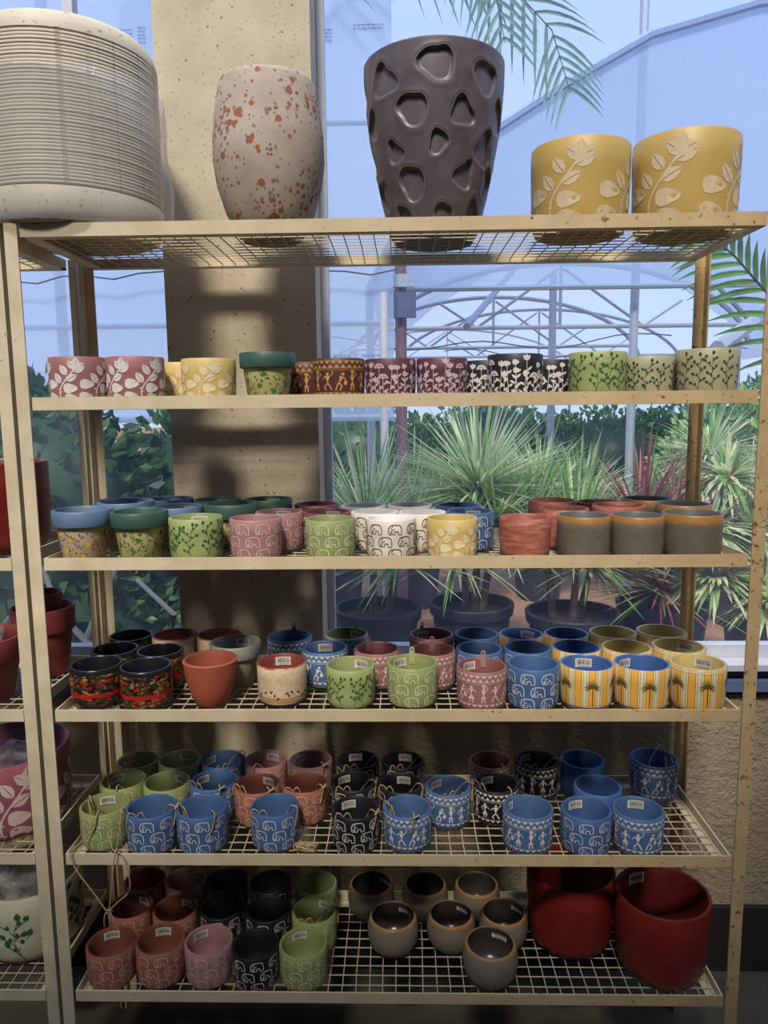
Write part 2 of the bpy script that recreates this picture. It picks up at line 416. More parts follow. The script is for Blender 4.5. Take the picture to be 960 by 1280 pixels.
def blades(mb, rnd, c, n, L, w, up=.5, droop=.4, nm=3, spread=1.0):
    c = Vector(c)
    for i in range(n):
        az = rnd.uniform(0, 2*math.pi); el = math.asin(min(1, max(-.25, rnd.uniform(-.15, 1)**1 if rnd.random() < .8 else up)))
        el = el*(1/spread if spread > 1 else 1)
        l = L*rnd.uniform(.65, 1.05); d = Vector((math.cos(az)*math.cos(el), math.sin(az)*math.cos(el), math.sin(el)))
        side = d.cross(Vector((0, 0, 1)));
        if side.length < 1e-3: side = Vector((1, 0, 0))
        side.normalize(); a = []; b = []; mid = []
        for k in range(5):
            s = k/4; p = c + d*l*s + Vector((0, 0, -droop*l*s*s*math.cos(el)))
            ww = w*(.55+.6*math.sin(min(1, s*1.6)*math.pi*.5))*(1-s**3)*.5+.0004
            nrm = side.cross(d).normalized()
            a.append(p+side*ww); b.append(p-side*ww); mid.append(p-nrm*ww*.25)
        mi = rnd.randrange(nm)
        mb.quadstrip(a, mid, mi); mb.quadstrip(mid, b, mi)
def nursery_pot(t, r, h):
    mb = MB(); mb.lathe([(0, 0), (r*.76, 0), (r*.93, h*.86), (r*.93, h*.87), (r*1.0, h*.88), (r*1.03, h*.985), (r*1.0, h), (r*.94, h), (r*.92, h*.86), (0, h*.86)], 40)
    np_ = part('nursery_pot', mb, BLACKPOT, t, smooth=True)
    mb = MB(); mb.lathe([(0, h*.905), (r*.4, h*.90), (r*.915, h*.885)], 28); part('soil', mb, EARTH, np_, smooth=True)
def dracaena(x, y, r, h, heads, mats, label, seed, L, w, n=150, droop=.35, stems=True):
    rnd = random.Random(seed)
    t = thing('potted_dracaena', label, 'plant', (x, y, -.02), 'spiky plants in black nursery pots outside')
    nursery_pot(t, r, h)
    for (hx, hy, hz) in heads:
        if stems:
            mb = MB(); mb.tube([(hx*.45, hy*.45, h*.89), (hx*.6+.01, hy*.6, h+.4*(hz-h)), (hx, hy, hz)], .020, 7, taper=.014); part('stem', mb, BARK, t, smooth=True)
        mb = MB(); blades(mb, rnd, (hx, hy, hz), n, L, w, droop=droop, nm=len(mats)); part('foliage', mb, mats, t, smooth=True, kind='stuff')
    return t
dracaena(-.10, 2.25, .205, .43, ((-.05, 0, .80), (.10, .02, .66)), (G1, G2, G2), 'spiky pale green dracaena in black pot just right of the pillar', 1, .58, .012, 330, .12)
dracaena(.35, 2.30, .20, .44, ((.03, 0, .98), (.12, .03, .80), (-.06, .05, .66)), (G1, G2, G2), 'largest spiky variegated dracaena in black pot, behind white elephant pots', 2, .60, .012, 360, .16)
dracaena(.815, 2.2, .215, .42, ((.0, .0, .74), (.10, .1, .62), (-.18, .12, .80)), (G1, G1, G2), 'upright grassy green dracaena in black pot behind the terracotta pots', 3, .50, .013, 300, .12)
dracaena(1.27, 2.3, .215, .44, ((-.12, 0, .80), (.06, .04, .78), (.2, .0, .74), (-.05, -.1, .52)), (RD, RP, RD, G1), 'reddish spiky dracaena in black pot, seen left of the rear post', 4, .50, .012, 220, .12)
dracaena(1.72, 2.15, .22, .40, ((-.30, -.1, .60), (-.12, 0, .80), (-.2, .1, 1.02), (.05, -.05, .70), (-.36, -.12, .82), (-.1, -.15, .50)), (G1, G2, G2), 'bushy cream striped dracaena outside, rightmost of the black pots', 5, .27, .020, 190, .5)
dracaena(-.42, 3.5, .2, .40, ((0, 0, .75),), (G1, G2), 'small spiky dracaena outside, mostly hidden behind the pillar', 7, .45, .016, 150, .3)
dracaena(.1, 3.9, .2, .40, ((0, 0, .72), (.25, 0, .6), (-.1, .1, .5)), (G1, GS, G2), 'low spiky plant farther back, between the two leftmost dracaenas', 8, .55, .016, 260, .2)
dracaena(1.0, 4.1, .2, .40, ((0, 0, .8), (.3, 0, .7), (-.2, .1, .6)), (G1, GS, G2), 'low grassy plant farther back, behind the upright grassy dracaena', 9, .6, .016, 260, .2)
dracaena(2.15, 3.4, .2, .40, ((0, 0, .75), (-.25, 0, 1.05), (.2, 0, .9), (-.3, .1, .6)), (G1, G2, G2), 'cream striped plant farther back at the right picture edge', 10, .46, .020, 220, .35)

LEAF1 = paint('shrub_leaf_dark', (56, 92, 62), .4, .3, 6, 0); LEAF2 = paint('shrub_leaf_mid', (100, 146, 80), .4, .25, 6, 0)
LEAF3 = paint('shrub_leaf_light', (150, 194, 100), .4, .2, 6, 0); LEAF4 = paint('shrub_leaf_bluish', (84, 120, 102), .45, .25, 6, 0)
def leafcloud(mb, rnd, blobs, n, ls, nm):
    for i in range(n):
        (cx, cy, cz, rx, ry, rz) = blobs[rnd.randrange(len(blobs))]
        u = Vector((rnd.gauss(0, 1), rnd.gauss(0, 1), rnd.gauss(0, 1))).normalized()*rnd.uniform(.72, 1.03)
        p = Vector((cx+u.x*rx, cy+u.y*ry, cz+u.z*rz))
        d = (u+Vector((rnd.uniform(-.8, .8), rnd.uniform(-.8, .8), rnd.uniform(-.6, .9)))).normalized()
        s = d.cross(Vector((rnd.uniform(-1, 1), rnd.uniform(-1, 1), .3))).normalized(); l = ls*rnd.uniform(.6, 1.2); w = l*.30
        q = d.cross(s)*l*.1
        k = len(mb.v); mb.v += [tuple(p), tuple(p+d*l*.5+s*w+q), tuple(p+d*l), tuple(p+d*l*.5-s*w+q), tuple(p+d*l*.5)]
        mi = rnd.randrange(nm)
        mb.f += [(k, k+1, k+4), (k+1, k+2, k+4), (k+2, k+3, k+4), (k+3, k, k+4)]; mb.m += [mi]*4
def shrub(name, label, loc, blobs, n, ls, mats, seed, group=None, trunk=.05):
    t = thing(name, label, 'shrub', loc, group); rnd = random.Random(seed)
    mb = MB(); leafcloud(mb, rnd, blobs, n, ls, len(mats)); part('foliage', mb, mats, t, kind='stuff')
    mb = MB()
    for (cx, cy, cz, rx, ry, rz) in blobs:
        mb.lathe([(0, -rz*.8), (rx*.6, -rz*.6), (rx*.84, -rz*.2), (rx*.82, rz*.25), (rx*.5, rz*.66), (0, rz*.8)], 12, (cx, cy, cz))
    part('dark_core', mb, LEAF1, t, smooth=True, kind='stuff')  # added solid dark core, closes the gaps between the leaves
    mb = MB()
    b = blobs[0]; mb.tube([(b[0], b[1], 0), (b[0]+.03, b[1], b[2])], trunk, 7); part('trunk', mb, BARK, t, smooth=True)
    return t
GL1 = paint('garden_leaf_dark', (92, 142, 84)); GL2 = paint('garden_leaf_mid', (124, 172, 104)); GL3 = paint('garden_leaf_soft', (146, 190, 124)); GL4 = paint('garden_leaf_light', (176, 216, 128))
HG = 'green shrubs in the garden beyond the dracaenas'
shrub('garden_shrub', 'dark green shrub behind the leftmost dracaena, beside the reddish post', (-0.45, 7.3, -.02), [(0, 0, .8, .7, .5, .68), (.7, .2, .7, .6, .5, .55)], 2600, .10, (GL1, GL2, GL3), 21, HG)
shrub('garden_shrub', 'green shrub behind the largest dracaena, below the nearest truss', (1.01, 7.3, -.02), [(0, 0, .85, .7, .5, .68), (.7, .1, .75, .6, .5, .55)], 2600, .10, (GL1, GL2, GL3), 22, HG)
shrub('garden_shrub', 'dark broad shrub behind the terracotta and grey pots', (2.35, 7.3, -.02), [(0, 0, .75, .75, .5, .62), (.8, .1, .8, .7, .5, .6)], 2600, .10, (GL1, GL1, GL2), 23, HG)
shrub('garden_shrub', 'light green feathery shrub right of the rear right post', (2.6, 4.6, -.02), [(0, 0, .8, .6, .5, .66), (.55, .1, 1.0, .55, .5, .62)], 3000, .09, (GL2, GL3, GL4), 24, HG)
shrub('garden_shrub', 'far shrub at the right edge beyond the light green one', (4.37, 7.3, -.02), [(0, 0, 1.0, .9, .6, .75), (1.0, 0, .95, .8, .6, .7)], 2600, .11, (GL1, GL2), 25, HG)
shrub('garden_shrub', 'far dark shrub glimpsed left of the reddish post', (-1.9, 7.3, -.02), [(0, 0, .8, .9, .6, .7)], 1800, .11, (GL1, GL2), 26, HG)

# leafy bush close to the left window, its larger leaves one by one
def leaf_mesh(name, L, Wd, mat):
    mb = MB(); rows = [(0, .02), (.2, .30), (.45, .5), (.7, .48), (.9, .28), (1, .01)]
    a = [(-w*Wd, s*L, .06*L*math.sin(s*3)) for s, w in rows]; b = [(0, s*L, .06*L*math.sin(s*3)-.05*Wd) for s, w in rows]; c = [(w*Wd, s*L, .06*L*math.sin(s*3)) for s, w in rows]
    mb.quadstrip(a, b); mb.quadstrip(b, c)
    return mb.data(name, mat, True)
LEAFM = [leaf_mesh('leaf', .085, .055, m) for m in (LEAF2, LEAF2, LEAF3, LEAF4, LEAF1)]
def big_bush(label, loc, blobs, nleaf, seed):
    t = shrub('broadleaf_bush', label, loc, blobs, 3200, .075, (LEAF1, LEAF1, LEAF4, LEAF2), seed, 'broadleaf bushes outside the left window')
    rnd = random.Random(seed+50)
    for i in range(nleaf):
        (cx, cy, cz, rx, ry, rz) = blobs[rnd.randrange(len(blobs))]
        az = rnd.uniform(-2.9, -.25); el = rnd.uniform(-.5, 1.25)
        u = Vector((math.cos(az)*math.cos(el), math.sin(az)*math.cos(el), math.sin(el)))
        o = bpy.data.objects.new('leaf', LEAFM[rnd.randrange(5)]); COL.objects.link(o); o.parent = t
        d = (u*.7+Vector((rnd.uniform(-.7, .7), rnd.uniform(-.5, .3), rnd.uniform(-.1, 1.0)))).normalized()
        q = d.to_track_quat('Y', 'Z'); o.rotation_mode = 'QUATERNION'; o.rotation_quaternion = q
        o.location = (cx+u.x*rx*1.02, cy+u.y*ry*1.02, cz+u.z*rz*1.02); sc = rnd.uniform(.7, 1.15); o.scale = (sc,)*3
big_bush('dark leafy bush outside the left window, left of the rear post', (-1.35, 1.55, -.02), [(0, 0, 1.0, .42, .3, .50), (.05, .0, .45, .46, .3, .5)], 120, 31)
big_bush('bright leafed bush outside the left window, beside the pillar', (-.84, 2.0, -.02), [(0, 0, .95, .36, .28, .45), (.1, .05, .62, .38, .28, .36), (-.05, .1, .3, .4, .25, .3)], 150, 32)
t = thing('bare_branches', 'bare grey curving branches low outside the left window', 'branches', (-1.0, 1.15, -.02))
for pts in (((-.35, 0, 0), (-.1, .02, .5), (.12, 0, .95)), ((.25, 0, 0), (.08, .03, .45), (-.12, 0, .7), (-.18, .02, .86)), ((-.1, 0, 0), (.2, 0, .4), (.26, 0, .7), (.14, 0, .82)), ((-.6, 0, 0), (-.45, 0, .5), (-.2, 0, .8))):
    mb = MB(); mb.tube(pts, .016, 6, taper=.008); part('branch', mb, flat('pale_branch', (124, 126, 132), .8), t, smooth=True)
t = thing('grass_clump', 'low green grass clump outside, below the branches', 'grass', (-.74, 1.22, -.02)); t['label'] = 'low green grass clump outside, beside the pillar foot'
mb = MB(); blades(mb, random.Random(40), (0, 0, .0), 260, .50, .014, droop=.3, nm=3); part('foliage', mb, (G1, G2, LEAF2), t, smooth=True, kind='stuff')

# feather palm at the right edge: leaflets one by one
PALMG = paint('palm_leaflet', (104, 158, 74), .4, .25, 12, 0); RACH = flat('palm_rachis', (52, 70, 62), .5)
def frond(t, pts, nlf, L, mat, wid=.016, leafname='leaflet', side_up=.15, bend=.25, up=.75):
    pts = [Vector(p) for p in pts]
    mb = MB(); mb.tube(pts, .006, 6, taper=.002); part('rachis', mb, RACH, t, smooth=True)
    seg = len(pts)-1
    for i in range(nlf):
        s = .10+.88*i/(nlf-1); k = min(seg-1, int(s*seg)); f = s*seg-k
        p = pts[k].lerp(pts[k+1], f); d = (pts[k+1]-pts[k]).normalized()
        for sg in (-1, 1):
            sd = d.cross(Vector((0, 1, 0))).normalized()*sg
            ku = .75 if sg > 0 else up
            l = (1 if sg > 0 else .2+up)*L*(.55+.45*math.sin(math.pi*min(1, s*.9+.12)))
            dr = (sd*ku+d*.72+Vector((0, -side_up, 0))).normalized()
            nn = dr.cross(Vector((0, 1, 0))).normalized(); a = []; b = []; m = []
            for q in range(6):
                u = q/5; c = p+dr*l*u+Vector((0, -.04*u*u, -bend*l*u*u)); w = wid*.5*math.sin(math.pi*(.12+.88*u)**.8)+.0006
                a.append(c+nn*w); b.append(c-nn*w); m.append(c+Vector((0, w*.5, 0)))
            mb = MB(); mb.quadstrip(a, m); mb.quadstrip(m, b); part(leafname, mb, mat, t, smooth=True)
t = thing('feather_palm', 'green feather palm frond hanging in at the right edge under the top shelf', 'palm', (1.5, .95, -.02))
mb = MB(); mb.tube([(0, 0, .3), (.02, 0, .7), (0, 0, 1.1)], .04, 8, taper=.025); part('trunk', mb, BARK, t, smooth=True)
nursery_pot(t, .18, .34)
frond(t, [(0, 0, 1.1), (-.2, 0, 1.33), (-.36, -.02, 1.52), (-.47, -.03, 1.68), (-.57, -.04, 1.78), (-.66, -.05, 1.84)], 20, .25, PALMG, up=.4)
frond(t, [(0, 0, 1.1), (.1, 0, 1.4), (.3, 0, 1.6), (.5, 0, 1.65)], 10, .3, PALMG)
frond(t, [(0, 0, 1.1), (.2, .05, 1.35), (.45, .1, 1.5)], 9, .3, PALMG)
# taller palm behind the pillar, its fronds showing above the dark pot
PALMT = paint('palm_leaf_pale', (120, 156, 150), .35, .2, 10, 0)
t = thing('tall_palm', 'pale teal palm fronds outside above the dark dimpled pot', 'palm', (-.55, 2.8, .10))
mb = MB(); mb.tube([(0, 0, -.12), (.02, 0, 1.5), (0, 0, 3.3)], .07, 9, taper=.05); part('trunk', mb, BARK, t, smooth=True)
frond(t, [(0, 0, 3.3), (.4, 0, 3.75), (.8, 0, 3.72), (1.02, 0, 3.4), (1.1, 0, 3.05)], 22, .34, PALMT, .02, bend=.5)
frond(t, [(0, .1, 3.3), (.5, .1, 3.6), (1.0, .1, 3.5), (1.35, .1, 3.15), (1.45, .1, 2.85)], 22, .34, PALMT, .02, bend=.5)
frond(t, [(0, 0, 3.3), (-.4, 0, 3.7), (-.9, 0, 3.6)], 14, .34, PALMT, .02)

# ------------------------------------------------------------------ pot shapes and printed patterns
class Prof:
    def __init__(s, outer): s.o = sorted(outer, key=lambda p: p[1])
    def __call__(s, t):
        o = s.o
        if t <= o[0][1]: return o[0][0]
        for (r0, z0), (r1, z1) in zip(o, o[1:]):
            if t <= z1: return r0+(r1-r0)*((t-z0)/(z1-z0) if z1 > z0 else 1)
        return o[-1][0]
class Wrap:
    """flat motifs laid on a turned surface: s runs round the pot from its front, t is the height"""
    def __init__(s, r, prof, eps=.0005): s.r = r; s.p = prof; s.e = eps; s.mb = MB()
    def P(s, u, t):
        a = -math.pi/2+u/s.r; rr = s.p(t)+s.e; return (rr*math.cos(a), rr*math.sin(a), t)
    def stroke(s, pts, w, mi=0, close=False, taper=False):
        n = len(pts); A = []; B = []
        for i in range(n):
            p = pts[i-1] if (i or close) else pts[0]; q = pts[(i+1) % n] if (i < n-1 or close) else pts[-1]
            dx, dy = q[0]-p[0], q[1]-p[1]; l = math.hypot(dx, dy) or 1
            ww = w*.5*(1-.6*i/(n-1) if taper else 1)
            nx, ny = -dy/l*ww, dx/l*ww
            A.append(s.P(pts[i][0]+nx, pts[i][1]+ny)); B.append(s.P(pts[i][0]-nx, pts[i][1]-ny))
        s.mb.quadstrip(B, A, mi, close)
    def leaf(s, u, t, ang, L, W, mi=0, gap=0):
        ca, sa = math.cos(ang), math.sin(ang)
        for k in (1, -1):
            a = []; b = []
            for f, w in ((0, .02), (.25, .42), (.55, .5), (.8, .3), (1, .01)):
                for lst, y in ((a, k*w*W), (b, k*min(gap, w*W))):
                    x = f*L; lst.append(s.P(u+x*ca-y*sa, t+x*sa+y*ca))
            if k > 0: s.mb.quadstrip(b, a, mi)
            else: s.mb.quadstrip(a, b, mi)
    def disc(s, u, t, rx, ry=None, n=9, mi=0, lob=0, ph=0):
        ry = ry or rx; k = len(s.mb.v); s.mb.v.append(s.P(u, t))
        for i in range(n):
            a = 2*math.pi*i/n+ph; q = 1+lob*math.cos(3*a); s.mb.v.append(s.P(u+rx*q*math.cos(a), t+ry*q*math.sin(a)))
        for i in range(n): s.mb.f.append((k, k+1+i, k+1+(i+1) % n)); s.mb.m.append(mi)
    def poly(s, pts, mi=0): s.mb.poly([s.P(*p) for p in pts], mi)
    def ring(s, t0, t1, mi=0, n=56):
        L = 2*math.pi*s.r
        s.mb.quadstrip([s.P(L*i/n, t0) for i in range(n)], [s.P(L*i/n, t1) for i in range(n)], mi, True)
ELE = [(1.24, 0), (1.25, .45), (1.2, .78), (1.05, .96), (.8, 1.0), (.42, 1.0), (.2, .93), (.05, .72), (0, .42), (.05, .14), (.17, .0), (.27, .06), (.2, .2), (.22, .36), (.33, .42), (.36, .02), (.58, .02), (.6, .30), (.74, .36), (.9, .30), (.94, 0)]
EAR = [(.42, .92), (.30, .72), (.34, .54), (.48, .50), (.58, .62)]
def pat_elephants(w, h, rows=((.195, 0), (.49, .5), (.785, 0)), n=8, size=.0178, lw=.0015):
    C = 2*math.pi*w.r
    for t0, off in rows:
        for i in range(n):
            u0 = (i+off)*C/n-size*.69; tb = t0*h-size*.5; sx_ = size*1.10
            w.stroke([(u0+x*sx_, tb+y*size) for x, y in ELE], lw, 0, True)
            w.stroke([(u0+x*sx_, tb+y*size) for x, y in EAR], lw*.8)
            w.disc(u0+.2*size, tb+.62*size, .0006, n=5)
def warli_fig(w, u, t, H, kind):
    a = H
    if kind == 0:      # person with skirt
        w.disc(u, t+.9*a, .085*a); w.poly([(u-.13*a, t+.8*a), (u, t+.5*a), (u+.13*a, t+.8*a)]); w.poly([(u-.2*a, t+.2*a), (u+.2*a, t+.2*a), (u, t+.55*a)])
        w.stroke([(u-.08*a, t+.2*a), (u-.08*a, t)], .055*a); w.stroke([(u+.08*a, t+.2*a), (u+.08*a, t)], .055*a)
        w.stroke([(u-.13*a, t+.79*a), (u-.26*a, t+.62*a), (u-.14*a, t+.5*a)], .05*a); w.stroke([(u+.13*a, t+.79*a), (u+.27*a, t+.62*a)], .05*a)
    elif kind == 1:    # dancer with raised arms
        w.disc(u, t+.88*a, .085*a); w.poly([(u-.16*a, t+.78*a), (u, t+.42*a), (u+.16*a, t+.78*a)]); w.poly([(u-.11*a, t+.32*a), (u+.11*a, t+.32*a), (u, t+.45*a)])
        w.stroke([(u-.06*a, t+.33*a), (u-.2*a, t+.17*a), (u-.12*a, t)], .07*a); w.stroke([(u+.06*a, t+.33*a), (u+.16*a, t+.15*a), (u+.24*a, t+.02*a)], .07*a)
        w.stroke([(u+.16*a, t+.77*a), (u+.3*a, t+.9*a), (u+.26*a, t+1.05*a)], .05*a); w.stroke([(u-.16*a, t+.77*a), (u-.3*a, t+.6*a)], .05*a)
    elif kind == 2:    # bending drummer
        w.disc(u+.16*a, t+.86*a, .085*a); w.poly([(u-.02*a, t+.78*a), (u-.06*a, t+.4*a), (u+.24*a, t+.7*a)])
        w.stroke([(u-.06*a, t+.42*a), (u+.1*a, t+.22*a), (u-.02*a, t)], .08*a); w.stroke([(u-.06*a, t+.42*a), (u-.18*a, t+.2*a), (u-.24*a, t)], .07*a)
        w.stroke([(u+.22*a, t+.7*a), (u+.34*a, t+.5*a), (u+.2*a, t+.42*a)], .05*a); w.disc(u+.3*a, t+.4*a, .10*a, .13*a)
    else:              # person with a pot on the head
        w.disc(u, t+.83*a, .08*a); w.disc(u, t+1.0*a, .11*a, .08*a); w.poly([(u-.14*a, t+.74*a), (u, t+.42*a), (u+.14*a, t+.74*a)]); w.poly([(u-.15*a, t+.25*a), (u+.15*a, t+.25*a), (u, t+.48*a)])
        w.stroke([(u-.06*a, t+.25*a), (u-.1*a, t)], .065*a); w.stroke([(u+.06*a, t+.25*a), (u+.1*a, t)], .065*a); w.stroke([(u+.14*a, t+.73*a), (u+.26*a, t+.85*a), (u+.1*a, t+.98*a)], .05*a)
def pat_warli(w, h):
    C = 2*math.pi*w.r
    for t0, t1, fl in ((.755, .945, 1), (.065, .215, -1)):
        a, b = t0*h, t1*h; th = .008*h
        w.ring(a, a+th); w.ring(b-th, b)
        if fl > 0: w.ring(a-.035*h, a-.035*h+th)
        n = 26; m = (a+b)/2
        for i in range(n):
            u = C*i/n; d = C/n
            w.poly([(u+.06*d, a+2*th), (u+.94*d, a+2*th), (u+.5*d, m)] if fl > 0 else [(u+.5*d, m), (u+.94*d, b-2*th), (u+.06*d, b-2*th)][::-1])
            if fl > 0: w.poly([(u+.06*d+d/2, b-2*th), (u+.5*d+d/2, m+.01*h), (u+.94*d+d/2, b-2*th)])
            else: w.disc(u, a+.03*h, .0008, n=5)
    k = 13
    for i in range(k): warli_fig(w, C*i/k, .255*h, .43*h, (0, 1, 2, 0, 3, 1, 2, 3)[i % 8])
def pat_meadow(w, h, seed=1, sc=1.0):
    rnd = random.Random(seed); C = 2*math.pi*w.r; n = 34
    w.ring(.03*h, .045*h)
    for i in range(n):
        u = C*(i+rnd.uniform(-.2, .2))/n; H = h*(rnd.uniform(.74, .88) if i % 2 else rnd.uniform(.45, .64)); sw = rnd.uniform(-.006, .006)
        pts = [(u+sw*math.sin(q*1.5/4), .04*h+(H-.04*h)*q/4) for q in range(5)]; w.stroke(pts, .0010)
        top = pts[-1]; k = rnd.randrange(3)
        if k == 0:
            for q in range(7):
                a = math.pi*(.08+.84*q/6); e = (top[0]+.008*math.cos(a), top[1]+.007*math.sin(a)); w.stroke([top, e], .001); w.disc(e[0], e[1], .0021, n=6)
        elif k == 1:
            for q in (-1, 0, 1): w.leaf(top[0], top[1]-.002, math.pi/2+q*.6, .011, .0055)
        else: w.disc(top[0], top[1], .0056, .0044, 9, 0, .15)
        for q in range(4):
            f = .14+.19*q; b = pts[0][0]+sw*f, .04*h+(H-.04*h)*f; sg = 1 if q % 2 else -1
            w.leaf(b[0], b[1], math.pi/2-sg*rnd.uniform(.7, 1.1), rnd.uniform(.008, .012), .0040)
def pat_vine(w, h, seed=2, n=12, sc=1.0):
    rnd = random.Random(seed); C = 2*math.pi*w.r
    for i in range(n):
        u = C*(i+rnd.uniform(-.12, .12))/n; H = h*rnd.uniform(.70, .90); t0 = .08*h; sw = rnd.choice((-1, 1))*rnd.uniform(.003, .008)*sc
        k_ = rnd.uniform(2, 4.5); f = lambda q: (u+sw*math.sin(q*k_), t0+(H-t0)*q)
        w.stroke([f(q/6) for q in range(7)], .0009*sc, taper=True); e = f(1); w.leaf(e[0], e[1], math.pi/2, .0072*sc, .0052*sc)
        for q in range(6):
            b = f(.16+.13*q); sg = 1 if q % 2 else -1; a = math.pi/2-sg*rnd.uniform(.55, .95); l = rnd.uniform(.006, .015)*sc
            e = (b[0]+l*math.cos(a), b[1]+l*math.sin(a)); w.stroke([b, e], .0009*sc)
            w.leaf(e[0], e[1], a+rnd.uniform(-.4, .4), rnd.uniform(.0055, .0075)*sc, .0048*sc)
            m = ((b[0]+e[0])/2, (b[1]+e[1])/2); w.leaf(m[0], m[1], a+sg*.9, .0052*sc, .0038*sc)
def pat_sprigs(w, h, seed=3, n=6, sc=1.0, only=None):
    rnd = random.Random(seed); C = 2*math.pi*w.r
    for i in range(n):
        u = C*i/n-.008*sc; t0 = .06*h; H = .93*h; ln = .020*sc; ph = rnd.uniform(0, 2)
        if only is not None and i != only: continue
        f = lambda q: (u+ln*.75*q*q-.003*sc*math.sin(q*5), t0+(H-t0)*q*.80)
        w.stroke([f(q/8) for q in range(9)], .0015*sc)
        e = f(1)
        for q in (-1.1, -.1, .9): w.leaf(e[0]-.002*sc*q, e[1]-.001*sc, math.pi/2-.2-q, .0135*sc, .0086*sc, 0, .0003*sc)
        for j, (q, sg) in enumerate(((.86, 1), (.74, -1), (.60, 1), (.50, -1))):
            b = f(q); a = math.pi/2-.25-sg*.85; w.leaf(b[0]+.002*sc*math.cos(a), b[1]+.002*sc*math.sin(a), a, .0145*sc, .0084*sc, 0, .0003*sc)
        for q, dx, dy in ((.36, -.012, .006), (.26, .0125, .005), (.06, .012, .001), (.08, -.0135, .002)):
            b = f(q); w.disc(b[0]+dx*sc, b[1]+dy*sc, .0082*sc, .0056*sc, 12, 0, .13, ph+q*9); w.stroke([b, (b[0]+dx*sc, b[1]+dy*sc)], .0011*sc)
def pat_palms(w, h, only=0):
    C = 2*math.pi*w.r; rnd = random.Random(4)
    for i in (only,):
        u = C*i/6; c = (u, .62*h)
        w.stroke([(u+.0006, .17*h), (u+.0004, .4*h), c], .0017, 1)
        for q in range(13):
            a = math.pi*(-.16+1.32*q/12); L = .0150*rnd.uniform(.8, 1.05)
            p = [(c[0]+L*f*math.cos(a), c[1]+L*f*(math.sin(a)*.85+.12)-.0048*f*f*abs(math.cos(a))) for f in (0, .4, .75, 1)]
            w.stroke(p, .0021, 0, taper=True)
def pat_floral(w, h, seed, hz=(.05, .62)):
    rnd = random.Random(seed); C = 2*math.pi*w.r
    for i in range(44):
        u = rnd.uniform(0, C); t = h*rnd.uniform(*hz)
        p = [(u+.008*math.cos(a)*(.3+.1*a), t+.008*math.sin(a)*(.3+.1*a)) for a in [q*.75 for q in range(8)]]
        p = [(x, min(max(y, .03*h), hz[1]*h+.006)) for x, y in p]; w.stroke(p, .0009, 1)
    for i in range(100):
        u = rnd.uniform(0, C); t = h*rnd.uniform(*hz); w.leaf(u, t, rnd.uniform(0, 6.3), rnd.uniform(.004, .008), .0035, 1 if i % 3 else 2)
    for i in range(19):
        u = C*(i+rnd.uniform(-.3, .3))/19; t = h*(hz[0]+(hz[1]-hz[0])*((i*7) % 5+.5)/5.0); w.disc(u, t, .0062, .0046, 11, 0, .16, rnd.uniform(0, 2))
def pat_cream(w, h):
    C = 2*math.pi*w.r; rnd = random.Random(8)
    for r_ in range(4):
        for i in range(18): w.disc(C*(i+.5*(r_ % 2))/18, h*(.47+.12*r_), .0009, n=6, mi=1)
    w.ring(.215*h, .225*h, 2); w.ring(.125*h, .215*h, 3)
    for i in range(40):
        w.leaf(C*(i+rnd.uniform(-.3, .3))/40, h*rnd.uniform(.25, .36), rnd.uniform(0, 6.3), .008, .0042, (2, 4, 2, 0)[i % 4])

def cup_prof(r, h, wall, base=.80):
    o = [(0, 0), (base*r, 0), (base*r+(1-base)*r*.42, .022*h), (base*r+(1-base)*r*.68, .075*h), (base*r+(1-base)*r*.84, .17*h), (base*r+(1-base)*r*.93, .36*h), (r*.998, .7*h), (r, h-.0016), (r-.0013, h)]
    i = [(r-wall+.0013, h), (r-wall, h-.0018), (r-wall-.001, .5*h), (base*r-wall*.4, .13*h), (base*r*.8, .085*h), (0, .08*h)]
    return o, i
def cup(r, h, wall=.0062, base=.80, mats=None, seg=56):
    o, i = cup_prof(r, h, wall, base); mb = MB(); mb.lathe(o+i, seg, mats=[0]*(len(o)-1)+[1]*len(i)); return mb, Prof(o[1:])
def tapered(r, h, wall, base):
    o = [(0, 0), (base*r-.002, 0), (base*r, .002), (r*(base+.20), .33*h), (r*(base+.335), .68*h), (r*.985, .93*h), (r, .975*h), (r-.002, h)]
    i = [(r-wall+.002, h), (r-wall, h-.003), (r*(base+.1), .4*h), (base*r*.85, .1*h), (0, .08*h)]
    mb = MB(); mb.lathe(o+i, 56, mats=[0]*(len(o)-1)+[1]*len(i)); return mb, Prof(o[1:])
def planter(r, h):
    zr = .70*h
    o = [(0, 0), (.66*r, 0), (.69*r, .02*h), (.86*r, zr-.002), (.965*r, zr), (.98*r, zr+.003), (r, h-.002), (r-.0016, h)]
    i = [(r-.0062, h), (r-.0075, h-.002), (.84*r, zr), (.62*r, .09*h), (0, .085*h)]
    mb = MB(); mb.lathe(o+i, 56, mats=[0]*3+[1]*(4+len(i))); return mb, Prof([(.66*r, 0), (.69*r, .02*h), (.86*r, zr)])
def bowlshape(r, h):
    o = [(0, 0), (.60*r, 0), (.70*r, .03*h), (.86*r, .16*h), (.96*r, .34*h), (r, .54*h), (.985*r, .75*h), (.93*r, .93*h), (.905*r, .985*h), (.885*r, h)]
    i = [(.82*r, h), (.80*r, .98*h), (.86*r, .8*h), (.88*r, .54*h), (.82*r, .3*h), (.6*r, .1*h), (0, .085*h)]
    mb = MB(); mb.lathe(o+i, 56, mats=[0]*(len(o)-3)+[2, 2, 2]+[1]*(len(i)-1)); return mb, Prof(o[1:])

